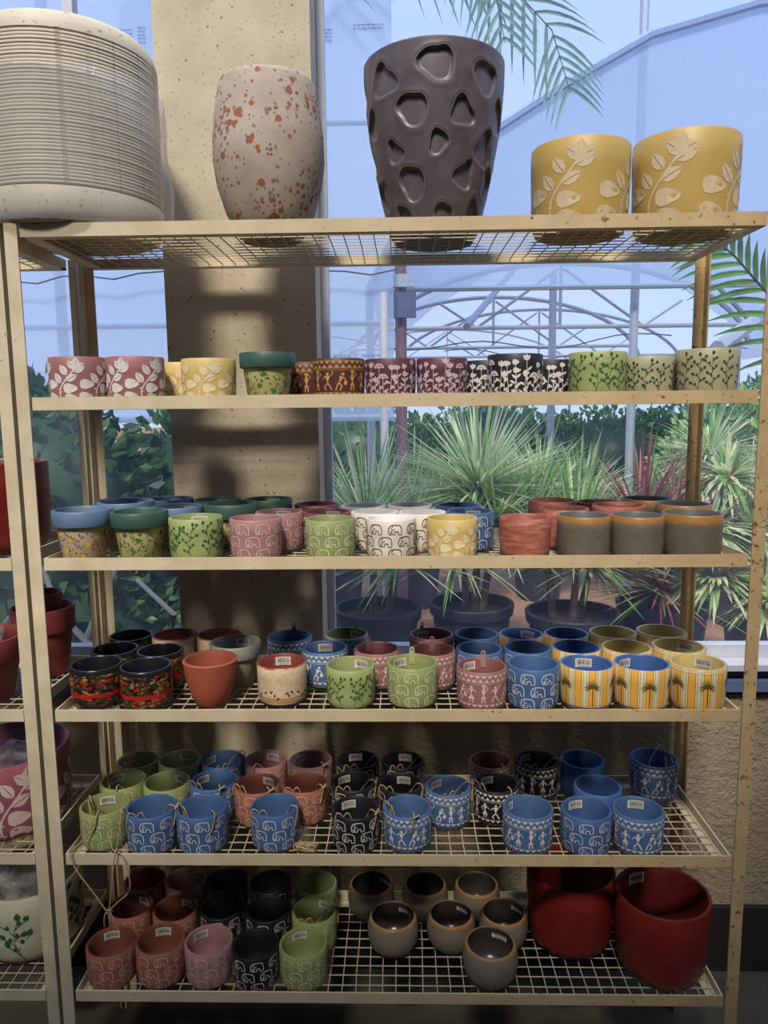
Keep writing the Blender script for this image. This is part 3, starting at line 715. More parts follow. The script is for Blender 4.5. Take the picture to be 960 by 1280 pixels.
def glazed(name, c, rough=.5, var=.06):
    l = .3*c[0]+.55*c[1]+.15*c[2]; c = tuple((x+(l-x)*.20)*.97 for x in c)
    return paint(name, c, rough, var, 40, .12)
def m_bands(name, body, rim, r0=.83, r1=.90, h=.075):
    t = NT(name); v = t.co(); sz = t.n('ShaderNodeSeparateXYZ'); t.l(v, sz.inputs[0])
    z = t.math('ADD', sz.outputs['Z'], t.math('MULTIPLY', t.math('SUBTRACT', t.noise(v, 45, 3), .5), .009))
    f = t.math('DIVIDE', z, h); b = t.ramp(t.noise(v, 60, 4), [(.3, tuple(x*.88 for x in body)), (.7, body)])
    m = t.ramp(f, [(0, (255, 255, 255)), (.045, (255, 255, 255)), (.075, (0, 0, 0)), (r0, (0, 0, 0)), (r1, (255, 255, 255))])
    t.bump(t.noise(v, 260, 2), .15, .0006)
    return t.fin(t.mix(m, b, rim), .42)
def m_stripes():
    t = NT('yellow_stripe_glaze'); v = t.co(); sz = t.n('ShaderNodeSeparateXYZ'); t.l(v, sz.inputs[0])
    a = t.math('ARCTAN2', sz.outputs['X'], t.math('MULTIPLY', sz.outputs['Y'], -1.0))
    f = t.math('FRACT', t.math('ADD', t.math('MULTIPLY', a, 12/(2*math.pi)), 20.25))
    return t.fin(t.ramp(f, [(0, (232, 172, 62)), (.44, (70, 60, 44)), (.475, (222, 206, 166)), (.58, (70, 60, 44)), (.605, (222, 206, 166)), (.82, (70, 60, 44)), (.845, (222, 206, 166)), (.965, (70, 60, 44))], True), .45)
def m_batik():
    t = NT('batik_glaze'); v = t.co((1, 1, 1.6)); n = t.noise(v, 70, 4, .65)
    vo = t.voro(v, 125).outputs['Color']; sp = t.n('ShaderNodeSeparateXYZ'); t.l(vo, sp.inputs[0])
    c = t.ramp(t.math('ADD', t.math('MULTIPLY', sp.outputs[0], .6), t.math('MULTIPLY', n, .4)), [(0, (24, 26, 22)), (.34, (44, 58, 38)), (.46, (150, 44, 30)), (.56, (30, 36, 26)), (.64, (166, 116, 62)), (.72, (50, 52, 36))], True)
    s2 = t.n('ShaderNodeSeparateXYZ'); t.l(t.co(), s2.inputs[0]); z = t.math('ADD', s2.outputs['Z'], t.math('MULTIPLY', t.math('SUBTRACT', n, .5), .012))
    band = t.ramp(t.math('DIVIDE', z, .075), [(0, (0, 0, 0)), (.32, (0, 0, 0)), (.34, (255, 255, 255)), (.42, (255, 255, 255)), (.44, (0, 0, 0))])
    ends = t.ramp(t.math('DIVIDE', s2.outputs['Z'], .075), [(0, (255, 255, 255)), (.10, (255, 255, 255)), (.12, (0, 0, 0)), (.86, (0, 0, 0)), (.88, (255, 255, 255))], True)
    return t.fin(t.mix(ends, t.mix(band, c, (176, 34, 30)), (26, 25, 27)), .3)
def m_grain():
    t = NT('grained_terracotta'); v = t.co((1, 1, 5)); n = t.noise(v, 22, 6, .65)
    c = t.ramp(n, [(.28, (118, 62, 50)), (.5, (160, 92, 74)), (.72, (194, 134, 112))]); t.bump(n, .3, .002); return t.fin(c, .6)
def m_fleck():
    t = NT('flecked_cement'); v = t.co(); b = t.ramp(t.noise(v, 12, 5), [(.3, (164, 148, 132)), (.7, (192, 178, 162))])
    big = t.noise(v, 11, 2); wob = t.math('MULTIPLY', t.noise(v, 140, 2), .30)
    def spots(sc, lo, off):
        vo = t.voro(v, sc); sp = t.n('ShaderNodeSeparateXYZ'); t.l(vo.outputs['Color'], sp.inputs[0])
        th = t.math('MULTIPLY', t.math('MAXIMUM', t.math('SUBTRACT', t.math('ADD', sp.outputs[0], t.math('MULTIPLY', big, .9)), off), 0.0), lo)
        return t.math('LESS_THAN', t.math('ADD', vo.outputs['Distance'], wob), th)
    m = t.math('MAXIMUM', spots(62, 1.3, 1.0), spots(105, 1.4, .98)); m2 = spots(150, 1.2, .88)
    t.bump(t.noise(v, 120, 3), .3, .001)
    return t.fin(t.mix(m, t.mix(m2, b, (140, 116, 98)), (150, 92, 68)), .75)
def m_speck(name, a, b, s, sc=110):
    t = NT(name); v = t.co(); base = t.ramp(t.noise(v, 10, 4), [(.3, a), (.7, b)])
    m = t.ramp(t.noise(v, sc, 2), [(.64, (0, 0, 0)), (.70, (255, 255, 255))]); t.bump(t.noise(v, 150, 2), .2, .0006)
    return t.fin(t.mix(m, base, s), .6)

WHITE = flat('white_print', (228, 222, 214), .6)
R0, H0 = .0465, .075
KINDS = {}
def kind(code, name, look, cat, shape, mats, pats=(), noun=None, r0=R0, h0=H0):
    mb, prof = shape
    me = mb.data('body', mats, True, 50); parts = []
    for pname, fn, pm in pats:
        w = Wrap(r0, prof); fn(w); parts.append((pname, w.mb.data(pname, pm, False)))
    KINDS[code] = dict(name=name, look=look, cat=cat, body=me, parts=parts, r0=r0, h0=h0, noun=noun or look)
def C2(n, c, c2=None): return [glazed(n, c), glazed(n+'_inside', c2 or tuple(x*.9 for x in c))]
def ele(code, look, c, line, inner=None):
    kind(code, 'elephant_pot', look, 'pot', cup(R0, H0), C2(code_name[code], c, inner), [('elephant_print', lambda w: pat_elephants(w, H0), line)])
code_name = dict(gele='green_ceramic', pele='pink_ceramic', wele='ivory_ceramic', bele='blue_ceramic', tele='terracotta_ceramic', kele='black_ceramic')
PALE = flat('pale_green_print', (226, 228, 196), .6); PINKW = flat('pale_pink_print', (226, 200, 194), .6); BLK = flat('black_print', (44, 38, 34), .6)
ele('gele', 'green pot with pale elephants', (150, 164, 88), PALE)
ele('pele', 'pink pot with pale elephants', (182, 122, 120), PINKW)
ele('wele', 'ivory pot with black elephants', (232, 220, 198), BLK, (236, 232, 230))
ele('bele', 'blue pot with white elephants', (62, 104, 164), WHITE)
ele('tele', 'terracotta pot with pale elephants', (170, 98, 76), flat('peach_print', (228, 190, 164), .6), (130, 66, 50))
ele('kele', 'black pot with white elephants', (26, 26, 31), WHITE)
def war(code, look, n, c, line, inner=None):
    kind(code, 'figure_pot', look, 'pot', cup(R0, H0), C2(n, c, inner), [('figure_print', lambda w: pat_warli(w, H0), line)])
war('bwar', 'blue pot with white dancing figures', 'blue_ceramic_b', (70, 112, 170), WHITE)
war('pwar', 'dusky pink pot with pale dancing figures', 'dusky_pink_ceramic', (168, 106, 98), PINKW, (140, 74, 72))
war('kwar', 'black pot with white dancing figures', 'black_ceramic_b', (28, 28, 34), WHITE)
war('mwar', 'maroon pot with gold dancing figures', 'maroon_ceramic', (92, 44, 48), flat('gold_print', (204, 154, 82), .5))
for code, look, n, c, line, sc in (('pleaf', 'pink pot with white leaf sprigs', 'rose_ceramic', (170, 104, 104), WHITE, 1), ('yleaf', 'yellow pot with cream leaf sprigs', 'yellow_ceramic', (226, 190, 96), flat('cream_print', (240, 222, 178), .6), 1)):
    kind(code, 'leaf_pot', look, 'pot', cup(R0, H0), C2(n, c), [('leaf_print', lambda w: pat_sprigs(w, H0, 3, 5, 1.38), line)])
for code, look, n, c, line in (('mmead', 'maroon pot with pale meadow flowers', 'plum_ceramic', (100, 50, 60), flat('mauve_print', (206, 184, 192), .6)), ('kmead', 'black pot with white meadow flowers', 'ink_ceramic', (40, 34, 46), WHITE), ('pmead', 'dark rose pot with pale meadow flowers', 'dark_rose_ceramic', (128, 66, 72), PINKW)):
    kind(code, 'meadow_pot', look, 'pot', cup(R0, H0), C2(n, c), [('meadow_print', lambda w: pat_meadow(w, H0), line)])
LEAFINK = flat('green_leaf_print', (44, 102, 52), .6)
kind('gvine', 'vine_pot', 'light green pot with dark green vines', 'pot', cup(R0, H0), C2('lime_ceramic', (162, 174, 98)), [('vine_print', lambda w: pat_vine(w, H0), LEAFINK)])
SAGE = C2('sage_ceramic', (176, 172, 128))
kind('svine', 'vine_pot', 'sage pot with dark green vines', 'pot', cup(R0, H0), SAGE, [('vine_print', lambda w: pat_vine(w, H0, 5), flat('dark_leaf_print', (46, 76, 44), .6))])
kind('svineL', 'vine_pot', 'larger sage pot with dark green vines', 'pot', cup(.0535, .085), SAGE, [('vine_print', lambda w: pat_vine(w, .085, 6), flat('dark_leaf_print', (46, 76, 44), .6))], r0=.0535, h0=.085)
FLB = m_speck('floral_cream', (196, 176, 138), (214, 196, 158), (120, 116, 92), 90); FLG = m_speck('floral_green_cream', (186, 178, 118), (204, 196, 136), (70, 104, 56), 90)
GSW = flat('grey_violet_print', (112, 108, 126), .6)
pl = lambda: planter(.0505, .087)
kind('bfl', 'rimmed_planter', 'blue rimmed planter with yellow flowers', 'pot', pl(), [FLB, glazed('denim_rim', (92, 124, 164))], [('flower_print', lambda w: pat_floral(w, .087, 11), [flat('yellow_print', (220, 176, 50), .6), GSW, flat('navy_print', (66, 70, 112), .6)])], r0=.0505, h0=.087)
gp = [('flower_print', lambda w: pat_floral(w, .087, 12), [flat('leaf_green_print', (72, 120, 58), .6), flat('moss_print', (96, 112, 58), .6), LEAFINK])]
kind('gfl', 'rimmed_planter', 'dark green rimmed planter with green flowers', 'pot', pl(), [FLG, glazed('pine_rim', (52, 92, 78))], gp, r0=.0505, h0=.087)
KINDS['grim'] = KINDS['gfl']
kind('stone', 'rimmed_planter', 'grey rimmed planter with speckled beige body', 'pot', planter(.05, .084), [m_speck('beige_speckle', (150, 134, 110), (176, 158, 130), (110, 90, 70), 80), glazed('grey_rim', (138, 142, 130))], r0=.05, h0=.084)
GRAIN = m_grain()
kind('terg', 'terracotta_pot', 'terracotta pot with wood grain streaks', 'pot', cup(R0, H0, .0058, .84), [GRAIN, GRAIN])
GRY = m_bands('grey_glaze_brown_rim', (112, 104, 92), (156, 112, 54))
kind('gry', 'grey_pot', 'grey pot with brown glazed rim', 'pot', cup(R0, H0, .0055, .86), [GRY, glazed('grey_glaze_inside', (96, 98, 94))])
kind('gryL', 'grey_pot', 'larger grey pot with brown glazed rim', 'pot', cup(.053, .080, .0055, .88), [GRY, glazed('grey_glaze_inside', (96, 98, 94))], r0=.053, h0=.08)
kind('batik', 'batik_pot', 'black pot with red green batik pattern', 'pot', cup(R0, H0), [m_batik(), paint('black_gloss_inside', (22, 22, 28), .3, .1, 40, 0)])
REDIN = glazed('oxblood_inside', (140, 52, 46))
CRM = [m_bands('cream_red_foot', (220, 196, 160), (140, 60, 48), .955, .995), REDIN]
kind('cream', 'dotted_pot', 'cream pot with brown dots and red foot', 'pot', cup(R0, H0), CRM, [('dot_print', lambda w: pat_cream(w, H0), [WHITE, flat('grey_dot_print', (160, 140, 120), .6), flat('brown_print', (112, 70, 42), .6), flat('tan_print', (190, 146, 96), .6), flat('green_brown_print', (100, 92, 56), .6)])])
kind('plain', 'clay_pot', 'plain orange clay pot, narrow at foot', 'pot', tapered(.05, .084, .0085, .60), [glazed('orange_clay', (190, 84, 50), .75), glazed('orange_clay_inside', (150, 60, 36), .75)], r0=.05, h0=.084)
kind('olive', 'figure_pot', 'pale blue pot with olive inside', 'pot', cup(R0, .078), [glazed('pale_blue_ceramic', (146, 176, 184)), glazed('olive_inside', (96, 104, 58))], [('figure_print', lambda w: pat_warli(w, .078), flat('olive_print', (110, 124, 84), .6))], h0=.078)
STR = m_stripes(); PT = [flat('palm_print', (92, 82, 46), .6), flat('trunk_print', (110, 60, 34), .6)]
BLUEG = glazed('royal_blue_glaze', (58, 98, 172), .35)
kind('bstr', 'palm_pot', 'yellow striped palm pot with blue inside', 'pot', cup(R0, H0), [STR, BLUEG], [*[('palm_motif', (lambda w, i=i: pat_palms(w, H0, i)), PT) for i in range(6)], ('blue_foot', lambda w: w.ring(.003, .009), BLUEG)])
kind('ystr', 'palm_pot', 'yellow striped palm pot with yellow inside', 'pot', cup(R0, H0), [STR, glazed('mustard_inside', (206, 184, 102), .4)], [*[('palm_motif', (lambda w, i=i: pat_palms(w, H0, i)), PT) for i in range(6)], ('cream_rim', lambda w: w.ring(H0-.006, H0-.0004), flat('cream_rim_glaze', (232, 220, 180), .4))])
kind('bpla', 'blue_pot', 'plain blue pot', 'pot', cup(R0, H0), C2('plain_blue_ceramic', (58, 104, 176)))
kind('bowl', 'round_bowl_pot', 'round grey pot with brown rim', 'pot', bowlshape(.051, .069), [glazed('taupe_glaze', (128, 118, 106), .45), glazed('dark_inside_glaze', (66, 60, 56), .25), glazed('brown_rim_glaze', (168, 118, 64), .4)], r0=.051, h0=.069)
REDG = paint('red_glaze', (118, 34, 29), .33, .08, 20, .05)
kind('red', 'red_planter', 'large red planter', 'pot', cup(.088, .155, .0075, .62), [REDG, paint('red_glaze_inside', (98, 28, 25), .4, .08, 20, .05)], r0=.088, h0=.155)
POTS = {
 2: (
  ('pleaf', -0.5434, 0.0640, 0.0493),
  ('pleaf', -0.4438, 0.0640, 0.0490),
  ('yleaf', -0.3901, 0.1600, 0.0460),
  ('yleaf', -0.3158, 0.0640, 0.0462),
  ('grim', -0.2142, 0.0700, 0.0489),
  ('mwar', -0.1570, 0.1600, 0.0444),
  ('mwar', -0.0902, 0.0656, 0.0448),
  ('mmead', -0.0011, 0.0755, 0.0442),
  ('mmead', 0.0881, 0.0750, 0.0442),
  ('kmead', 0.1748, 0.1600, 0.0442),
  ('kmead', 0.2124, 0.0620, 0.0470),
  ('kmead', 0.2924, 0.1600, 0.0442),
  ('gvine', 0.3534, 0.0640, 0.0483),
  ('svine', 0.4471, 0.0909, 0.0442),
  ('svine', 0.5485, 0.1700, 0.0442),
  ('svineL', 0.5417, 0.0740, 0.0511),
 ),
 3: (
  ('bfl', -0.5505, 0.0569, 0.0519),
  ('gfl', -0.4479, 0.0549, 0.0499),
  ('gvine', -0.3470, 0.0518, 0.0468),
  ('pele', -0.2406, 0.0505, 0.0455),
  ('gele', -0.1087, 0.0492, 0.0442),
  ('wele', -0.0026, 0.0492, 0.0442),
  ('yleaf', 0.1047, 0.0492, 0.0442),
  ('terg', 0.2317, 0.0493, 0.0443),
  ('gry', 0.3339, 0.0510, 0.0460),
  ('gry', 0.4262, 0.0505, 0.0455),
  ('gryL', 0.5227, 0.0553, 0.0503),
  ('bfl', -0.5080, 0.1539, 0.0531),
  ('bfl', -0.5536, 0.2450, 0.0480),
  ('bfl', -0.4540, 0.2424, 0.0497),
  ('bfl', -0.4064, 0.1455, 0.0480),
  ('gfl', -0.3549, 0.2450, 0.0480),
  ('gfl', -0.2522, 0.2445, 0.0485),
  ('gfl', -0.3075, 0.1526, 0.0504),
  ('pele', -0.2128, 0.1372, 0.0448),
  ('pmead', -0.1548, 0.2485, 0.0445),
  ('pmead', -0.1230, 0.1372, 0.0442),
  ('wele', -0.0593, 0.2213, 0.0443),
  ('wele', 0.0325, 0.2286, 0.0442),
  ('wele', -0.0340, 0.1326, 0.0442),
  ('wele', 0.0547, 0.1230, 0.0442),
  ('bele', 0.1281, 0.2184, 0.0442),
  ('bele', 0.1435, 0.1304, 0.0442),
  ('terg', 0.3178, 0.2458, 0.0472),
  ('terg', 0.4104, 0.2484, 0.0446),
  ('terg', 0.3190, 0.1426, 0.0459),
  ('terg', 0.4233, 0.1550, 0.0482),
  ('gry', 0.5044, 0.2443, 0.0487),
  ('gry', 0.5434, 0.1536, 0.0493),
 ),
 4: (
  ('batik', -0.5457, 0.0639, 0.0470),
  ('batik', -0.4518, 0.0560, 0.0465),
  ('batik', -0.5474, 0.1569, 0.0453),
  ('batik', -0.4569, 0.1533, 0.0444),
  ('batik', -0.5477, 0.2480, 0.0450),
  ('cream', -0.4559, 0.2469, 0.0460),
  ('cream', -0.3632, 0.2471, 0.0459),
  ('stone', -0.3116, 0.1654, 0.0499),
  ('plain', -0.3364, 0.0680, 0.0497),
  ('cream', -0.2071, 0.0811, 0.0457),
  ('bwar', -0.2149, 0.2344, 0.0459),
  ('bwar', -0.1356, 0.1655, 0.0446),
  ('olive', -0.0994, 0.2485, 0.0445),
  ('gvine', -0.0788, 0.0670, 0.0451),
  ('pwar', -0.0336, 0.1596, 0.0443),
  ('gele', 0.0339, 0.0703, 0.0467),
  ('pwar', 0.0762, 0.2474, 0.0456),
  ('pwar', 0.0748, 0.1523, 0.0442),
  ('pwar', 0.1591, 0.0566, 0.0453),
  ('bele', 0.1683, 0.2473, 0.0457),
  ('bele', 0.1647, 0.1559, 0.0450),
  ('bele', 0.2522, 0.0611, 0.0471),
  ('bstr', 0.2602, 0.2476, 0.0454),
  ('bele', 0.2568, 0.1552, 0.0462),
  ('bstr', 0.3520, 0.2474, 0.0456),
  ('bstr', 0.3507, 0.1540, 0.0469),
  ('bstr', 0.3476, 0.0590, 0.0474),
  ('bstr', 0.4444, 0.0537, 0.0487),
  ('ystr', 0.5436, 0.0542, 0.0492),
  ('ystr', 0.4460, 0.2454, 0.0476),
  ('ystr', 0.4457, 0.1500, 0.0474),
  ('ystr', 0.5436, 0.2438, 0.0492),
  ('ystr', 0.5431, 0.1475, 0.0492),
 ),
 5: (
  ('gele', -0.5468, 0.0639, 0.0458),
  ('bele', -0.4541, 0.0519, 0.0469),
  ('bele', -0.3597, 0.0525, 0.0468),
  ('gele', -0.5475, 0.1587, 0.0451),
  ('gele', -0.4564, 0.1513, 0.0456),
  ('gele', -0.5485, 0.2488, 0.0442),
  ('gele', -0.4582, 0.2477, 0.0453),
  ('bele', -0.3668, 0.2478, 0.0452),
  ('bele', -0.3646, 0.1562, 0.0456),
  ('bele', -0.2247, 0.0616, 0.0455),
  ('tele', -0.2739, 0.1434, 0.0451),
  ('tele', -0.1797, 0.1502, 0.0442),
  ('pele', -0.2755, 0.2477, 0.0453),
  ('pele', -0.1801, 0.2477, 0.0453),
  ('kele', -0.0737, 0.0565, 0.0445),
  ('kele', -0.0846, 0.1569, 0.0442),
  ('kele', -0.0808, 0.2479, 0.0451),
  ('kele', 0.0109, 0.1494, 0.0442),
  ('kele', 0.0145, 0.2488, 0.0442),
  ('bwar', 0.0234, 0.0607, 0.0447),
  ('bwar', 0.1038, 0.1382, 0.0447),
  ('pwar', 0.2004, 0.2488, 0.0442),
  ('kwar', 0.1993, 0.1513, 0.0443),
  ('kwar', 0.2967, 0.2473, 0.0454),
  ('bwar', 0.2463, 0.0550, 0.0464),
  ('bpla', 0.3920, 0.2468, 0.0462),
  ('bpla', 0.3950, 0.1359, 0.0459),
  ('bele', 0.3524, 0.0511, 0.0461),
  ('bwar', 0.4474, 0.0511, 0.0461),
  ('bwar', 0.5398, 0.2444, 0.0486),
 ),
 6: (
  ('tele', -0.5467, 0.0509, 0.0459),
  ('tele', -0.4535, 0.0581, 0.0468),
  ('pele', -0.3599, 0.0578, 0.0460),
  ('kele', -0.2685, 0.0499, 0.0449),
  ('tele', -0.5479, 0.1591, 0.0448),
  ('tele', -0.4525, 0.1507, 0.0450),
  ('tele', -0.5485, 0.2488, 0.0442),
  ('pele', -0.4586, 0.2481, 0.0449),
  ('gele', -0.1772, 0.0526, 0.0457),
  ('gele', -0.1666, 0.1463, 0.0456),
  ('gele', -0.1733, 0.2372, 0.0448),
  ('kele', -0.3583, 0.1598, 0.0446),
  ('kele', -0.2621, 0.1517, 0.0449),
  ('kele', -0.3687, 0.2488, 0.0442),
  ('kele', -0.2726, 0.2410, 0.0442),
  ('bowl', -0.0070, 0.1367, 0.0514),
  ('bowl', 0.1105, 0.1473, 0.0493),
  ('bowl', 0.2174, 0.1541, 0.0496),
  ('bowl', 0.1797, 0.0579, 0.0529),
  ('bowl', -0.0552, 0.2427, 0.0503),
  ('bowl', 0.0611, 0.2435, 0.0495),
  ('bowl', 0.1722, 0.2433, 0.0497),
  ('red', 0.3548, 0.1697, 0.0879),
  ('red', 0.5138, 0.0929, 0.0879),
 ),
}

# ------------------------------------------------------------------ small fittings of the pots
LABELW = flat('sticker_paper', (226, 222, 212), .6); LABELK = flat('sticker_ink', (50, 48, 50), .6)
def tag_mesh(r, z0, z1, w=.026):
    mb = MB()
    def P(u, t): a = u/r; return (r*math.cos(a), r*math.sin(a), t)
    n = 6; mb.quadstrip([P(-w/2+w*i/n, z0) for i in range(n+1)], [P(-w/2+w*i/n, z1) for i in range(n+1)])
    mb2 = mb; mb = MB(); rr = r; r -= .0004; rnd = random.Random(6); u = -w*.40; H = z1-z0
    while u < w*.38:
        l = rnd.uniform(.0005, .0014); mb.poly([P(u, z0+.30*H), P(u+l, z0+.30*H), P(u+l, z0+.74*H), P(u, z0+.74*H)]); u += l+rnd.uniform(.0005, .0011)
    for zz in (.14, .84):
        u = -w*.38
        while u < w*.3:
            l = rnd.uniform(.001, .003); mb.poly([P(u, z0+zz*H-.0005), P(u+l, z0+zz*H-.0005), P(u+l, z0+zz*H+.0005), P(u, z0+zz*H+.0005)]); u += l+.0007
    return mb2.data('price_tag', LABELW, False), mb.data('barcode', LABELK, False)
TAGM = {}
def catmull(p, n=6):
    p = [Vector(q) for q in p]; q = [p[0]]+p+[p[-1]]; out = []
    for i in range(1, len(q)-2):
        for k in range(n):
            t = k/n; a, b, c, d = q[i-1], q[i], q[i+1], q[i+2]
            out.append(.5*((2*b)+(c-a)*t+(2*a-5*b+4*c-d)*t*t+(3*b-a-3*c+d)*t**3))
    out.append(p[-1]); return out
JUTE = paint('jute_twine', (176, 146, 106), .9, .25, 400, .4)
def pol(a, r, z): return (r*math.cos(math.radians(a)), r*math.sin(math.radians(a)), z)
def cord_mesh(v):
    mb = MB(); R, h = R0, H0
    A = [(-150, -25), (-165, -35), (-120, -10), (160, -60)][v]
    p = [pol(A[0], R+.002, .70*h), pol(A[0]+3, R+.0024, .88*h), pol(A[0]+4, R-.002, h+.004), pol(A[0]+10, R-.012, h-.004), pol(A[0]+25, R-.018, .62*h), pol(90, .004, .42*h), pol(A[1]+30, .022, .75*h), pol(A[1], R-.010, h+.006), pol(A[1]-2, R+.003, h+.003), pol(A[1]-6, R+.0024, .80*h), pol(A[1]-12, R+.0022, .62*h)]
    mb.tube(catmull(p, 6), .0014, 5)
    q = [pol(A[0]+8, R-.009, .8*h), pol(A[0]+30, R-.014, h+.005), pol(A[0]+55, R-.020, .72*h), pol(A[0]+80, R-.013, .9*h), pol(A[0]+95, R-.012, .6*h)]
    mb.tube(catmull(q, 6), .0013, 5)
    if v % 2 == 0:
        q = [pol(A[1], R+.002, h+.003), pol(A[1]+8, R+.004, h+.008), pol(A[1]+3, R+.006, h+.006), pol(A[1]-7, R+.004, h+.002), pol(A[1]-1, R+.003, h+.004)]
        mb.tube(catmull(q, 5), .0013, 5)
    return mb.data('cord', JUTE, True)
CORDS = [cord_mesh(v) for v in range(4)]
def hanger_mesh():
    mb = MB(); R, h = R0-.0068, H0; w = .0048; z0, z1 = h-.018, h+.014
    pts = []
    for sgn in (-1, 1):
        mb.box((-w, R-.0012, z0), (w, R-.0002, h+.006)) if sgn > 0 else None
    n = 18; a = [(w*math.cos(2*math.pi*i/n), R-.0007, h+.0100+w*1.15*math.sin(2*math.pi*i/n)) for i in range(n)]; b = [(w*.45*math.cos(2*math.pi*i/n), R-.0007, h+.0100+w*.5*math.sin(2*math.pi*i/n)) for i in range(n)]
    mb.quadstrip(a, b, 0, True)
    a2 = [(x, y-.0006, z) for x, y, z in a]; b2 = [(x, y-.0006, z) for x, y, z in b]
    mb.quadstrip(b2, a2, 0, True); mb.quadstrip(a, a2, 0, True)
    return mb
HANG = {}

# ------------------------------------------------------------------ place the pots, shelf by shelf
TAGS = {3: {2: 95, 11: 60, 13: 80, 14: 70, 15: 85, 16: 85, 18: 85, 20: 75, 22: 95, 25: 120, 26: 75},
        4: {7: 80, 9: 95, 11: 95, 13: 60, 15: 130, 18: 125, 16: 120, 22: 60, 26: 85, 27: 125, 28: 55, 32: 50, 12: 60},
        5: {0: 105, 3: 130, 4: 60, 5: 140, 6: 85, 7: 150, 8: 140, 10: 60, 12: 75, 13: 140, 14: 115, 15: 125, 16: 100, 17: 80, 18: 80, 20: 130, 22: 115, 23: 125, 24: 150, 27: 110, 28: 80},
        6: {0: 110, 1: 100, 2: 130, 4: 60, 5: 65, 7: 60, 8: 110, 9: 60, 15: 55, 16: 50, 17: 40, 18: 60, 23: 110, 19: 45}}
CORD = {5: {0: 1, 1: 0, 2: 3, 7: 1, 8: 2, 9: 1, 10: 0, 11: 2, 12: 3, 13: 0, 14: 2, 15: 0, 16: 1, 17: 3, 18: 1, 19: 0, 20: 2, 21: 3, 22: 1, 23: 0, 29: 2, 3: 1, 5: 3}, 6: {9: 3}}
HOOK = {4: {10: 85, 12: 60, 14: 120, 15: 90, 16: 120, 17: 90, 18: 80}}
ORD = {1: 'top', 2: 'second', 3: 'third', 4: 'fourth', 5: 'fifth', 6: 'bottom'}
NTH = ['first', 'second', 'third', 'fourth', 'fifth', 'sixth', 'seventh']
prnd = random.Random(77)
FRONTROT = {'bstr', 'ystr'}
def row_of(t, y):
    if t == 2: return 'front' if y < .12 else 'rear'
    return 'front' if y < .108 else ('middle' if y < .2 else 'back')
def add_pot(code, x, y, z, r, label, group, t=0, i=0, rot=None, zs=None):
    K = KINDS[code]; s = r/K['r0']
    rt = thing(K['name'], label, K['cat'], (x, y, z), group)
    rt.scale = (s, s, s if zs is None else zs)
    rot = prnd.uniform(0, 6.28) if rot is None else rot
    parts = [('body', K['body'])]+K['parts']
    for n, me in parts:
        o = ob(n, me, rt); o.rotation_euler = (0, 0, rot)
    a = TAGS.get(t, {}).get(i)
    if a is not None:
        key = (K['r0'], K['h0'], K['name'] == 'round_bowl_pot')
        if key not in TAGM:
            wl = {'bowl': 0}.get(code, .0075)
            rin = K['r0']*(.79 if code == 'bowl' else 1)-wl-.0006; hh = K['h0']
            if code == 'bowl': rin = K['r0']*.855; 
            TAGM[key] = tag_mesh(rin, hh*.93-.0165*(1.4 if code == 'red' else 1), hh*(.93 if code != 'bowl' else .92), .030 if code != 'red' else .036)
        o = ob('price_tag', TAGM[key][0], rt); ob('barcode', TAGM[key][1], o); o.rotation_euler = (0, 0, math.radians(a))
    c = CORD.get(t, {}).get(i)
    if c is not None:
        o = ob('cord', CORDS[c], rt); o.rotation_euler = (0, 0, math.radians(prnd.choice((-48, -22, 0, 14, 38, 70))))
    hk = HOOK.get(t, {}).get(i)
    if hk is not None:
        if code not in HANG:
            HANG[code] = hanger_mesh().data('hanging_hook', glazed('hook_'+code_hook.get(code, 'rose'), {'bwar': (84, 120, 176), 'gele': (170, 182, 120), 'olive': (150, 176, 170)}.get(code, (176, 130, 128))), False)
        o = ob('hanging_hook', HANG[code], rt); o.rotation_euler = (0, 0, math.radians(hk-90))
    return rt
code_hook = {'bwar': 'blue', 'gele': 'green', 'olive': 'grey'}
hang_pot = None
for t, rows in POTS.items():
    look = {}
    for i, (code, x, y, r) in enumerate(rows): look.setdefault((KINDS[code]['look'], row_of(t, y)), []).append((x, i))
    for i, (code, x, y, r) in enumerate(rows):
        K = KINDS[code]; same = sorted(look[(K['look'], row_of(t, y))]); n = len(same); k = [j for _, j in same].index(i)
        lab = '%s, %s row of %s shelf' % (K['look'], row_of(t, y), ORD[t])
        if n == 2: lab += ', ' + ('left', 'right')[k] + ' one'
        elif n == 3: lab += ', ' + ('left', 'middle', 'right')[k] + ' one'
        elif n > 3: lab += ', ' + NTH[k] + ' from left'
        o = add_pot(code, x, y, ZT[t-1]-.0118, r, lab, '%s shelf: %ss' % (ORD[t], K['name'].replace('_', ' ')), t, i, 0.0 if (code in FRONTROT) else None)
        if t == 5 and i == 0: hang_pot = o
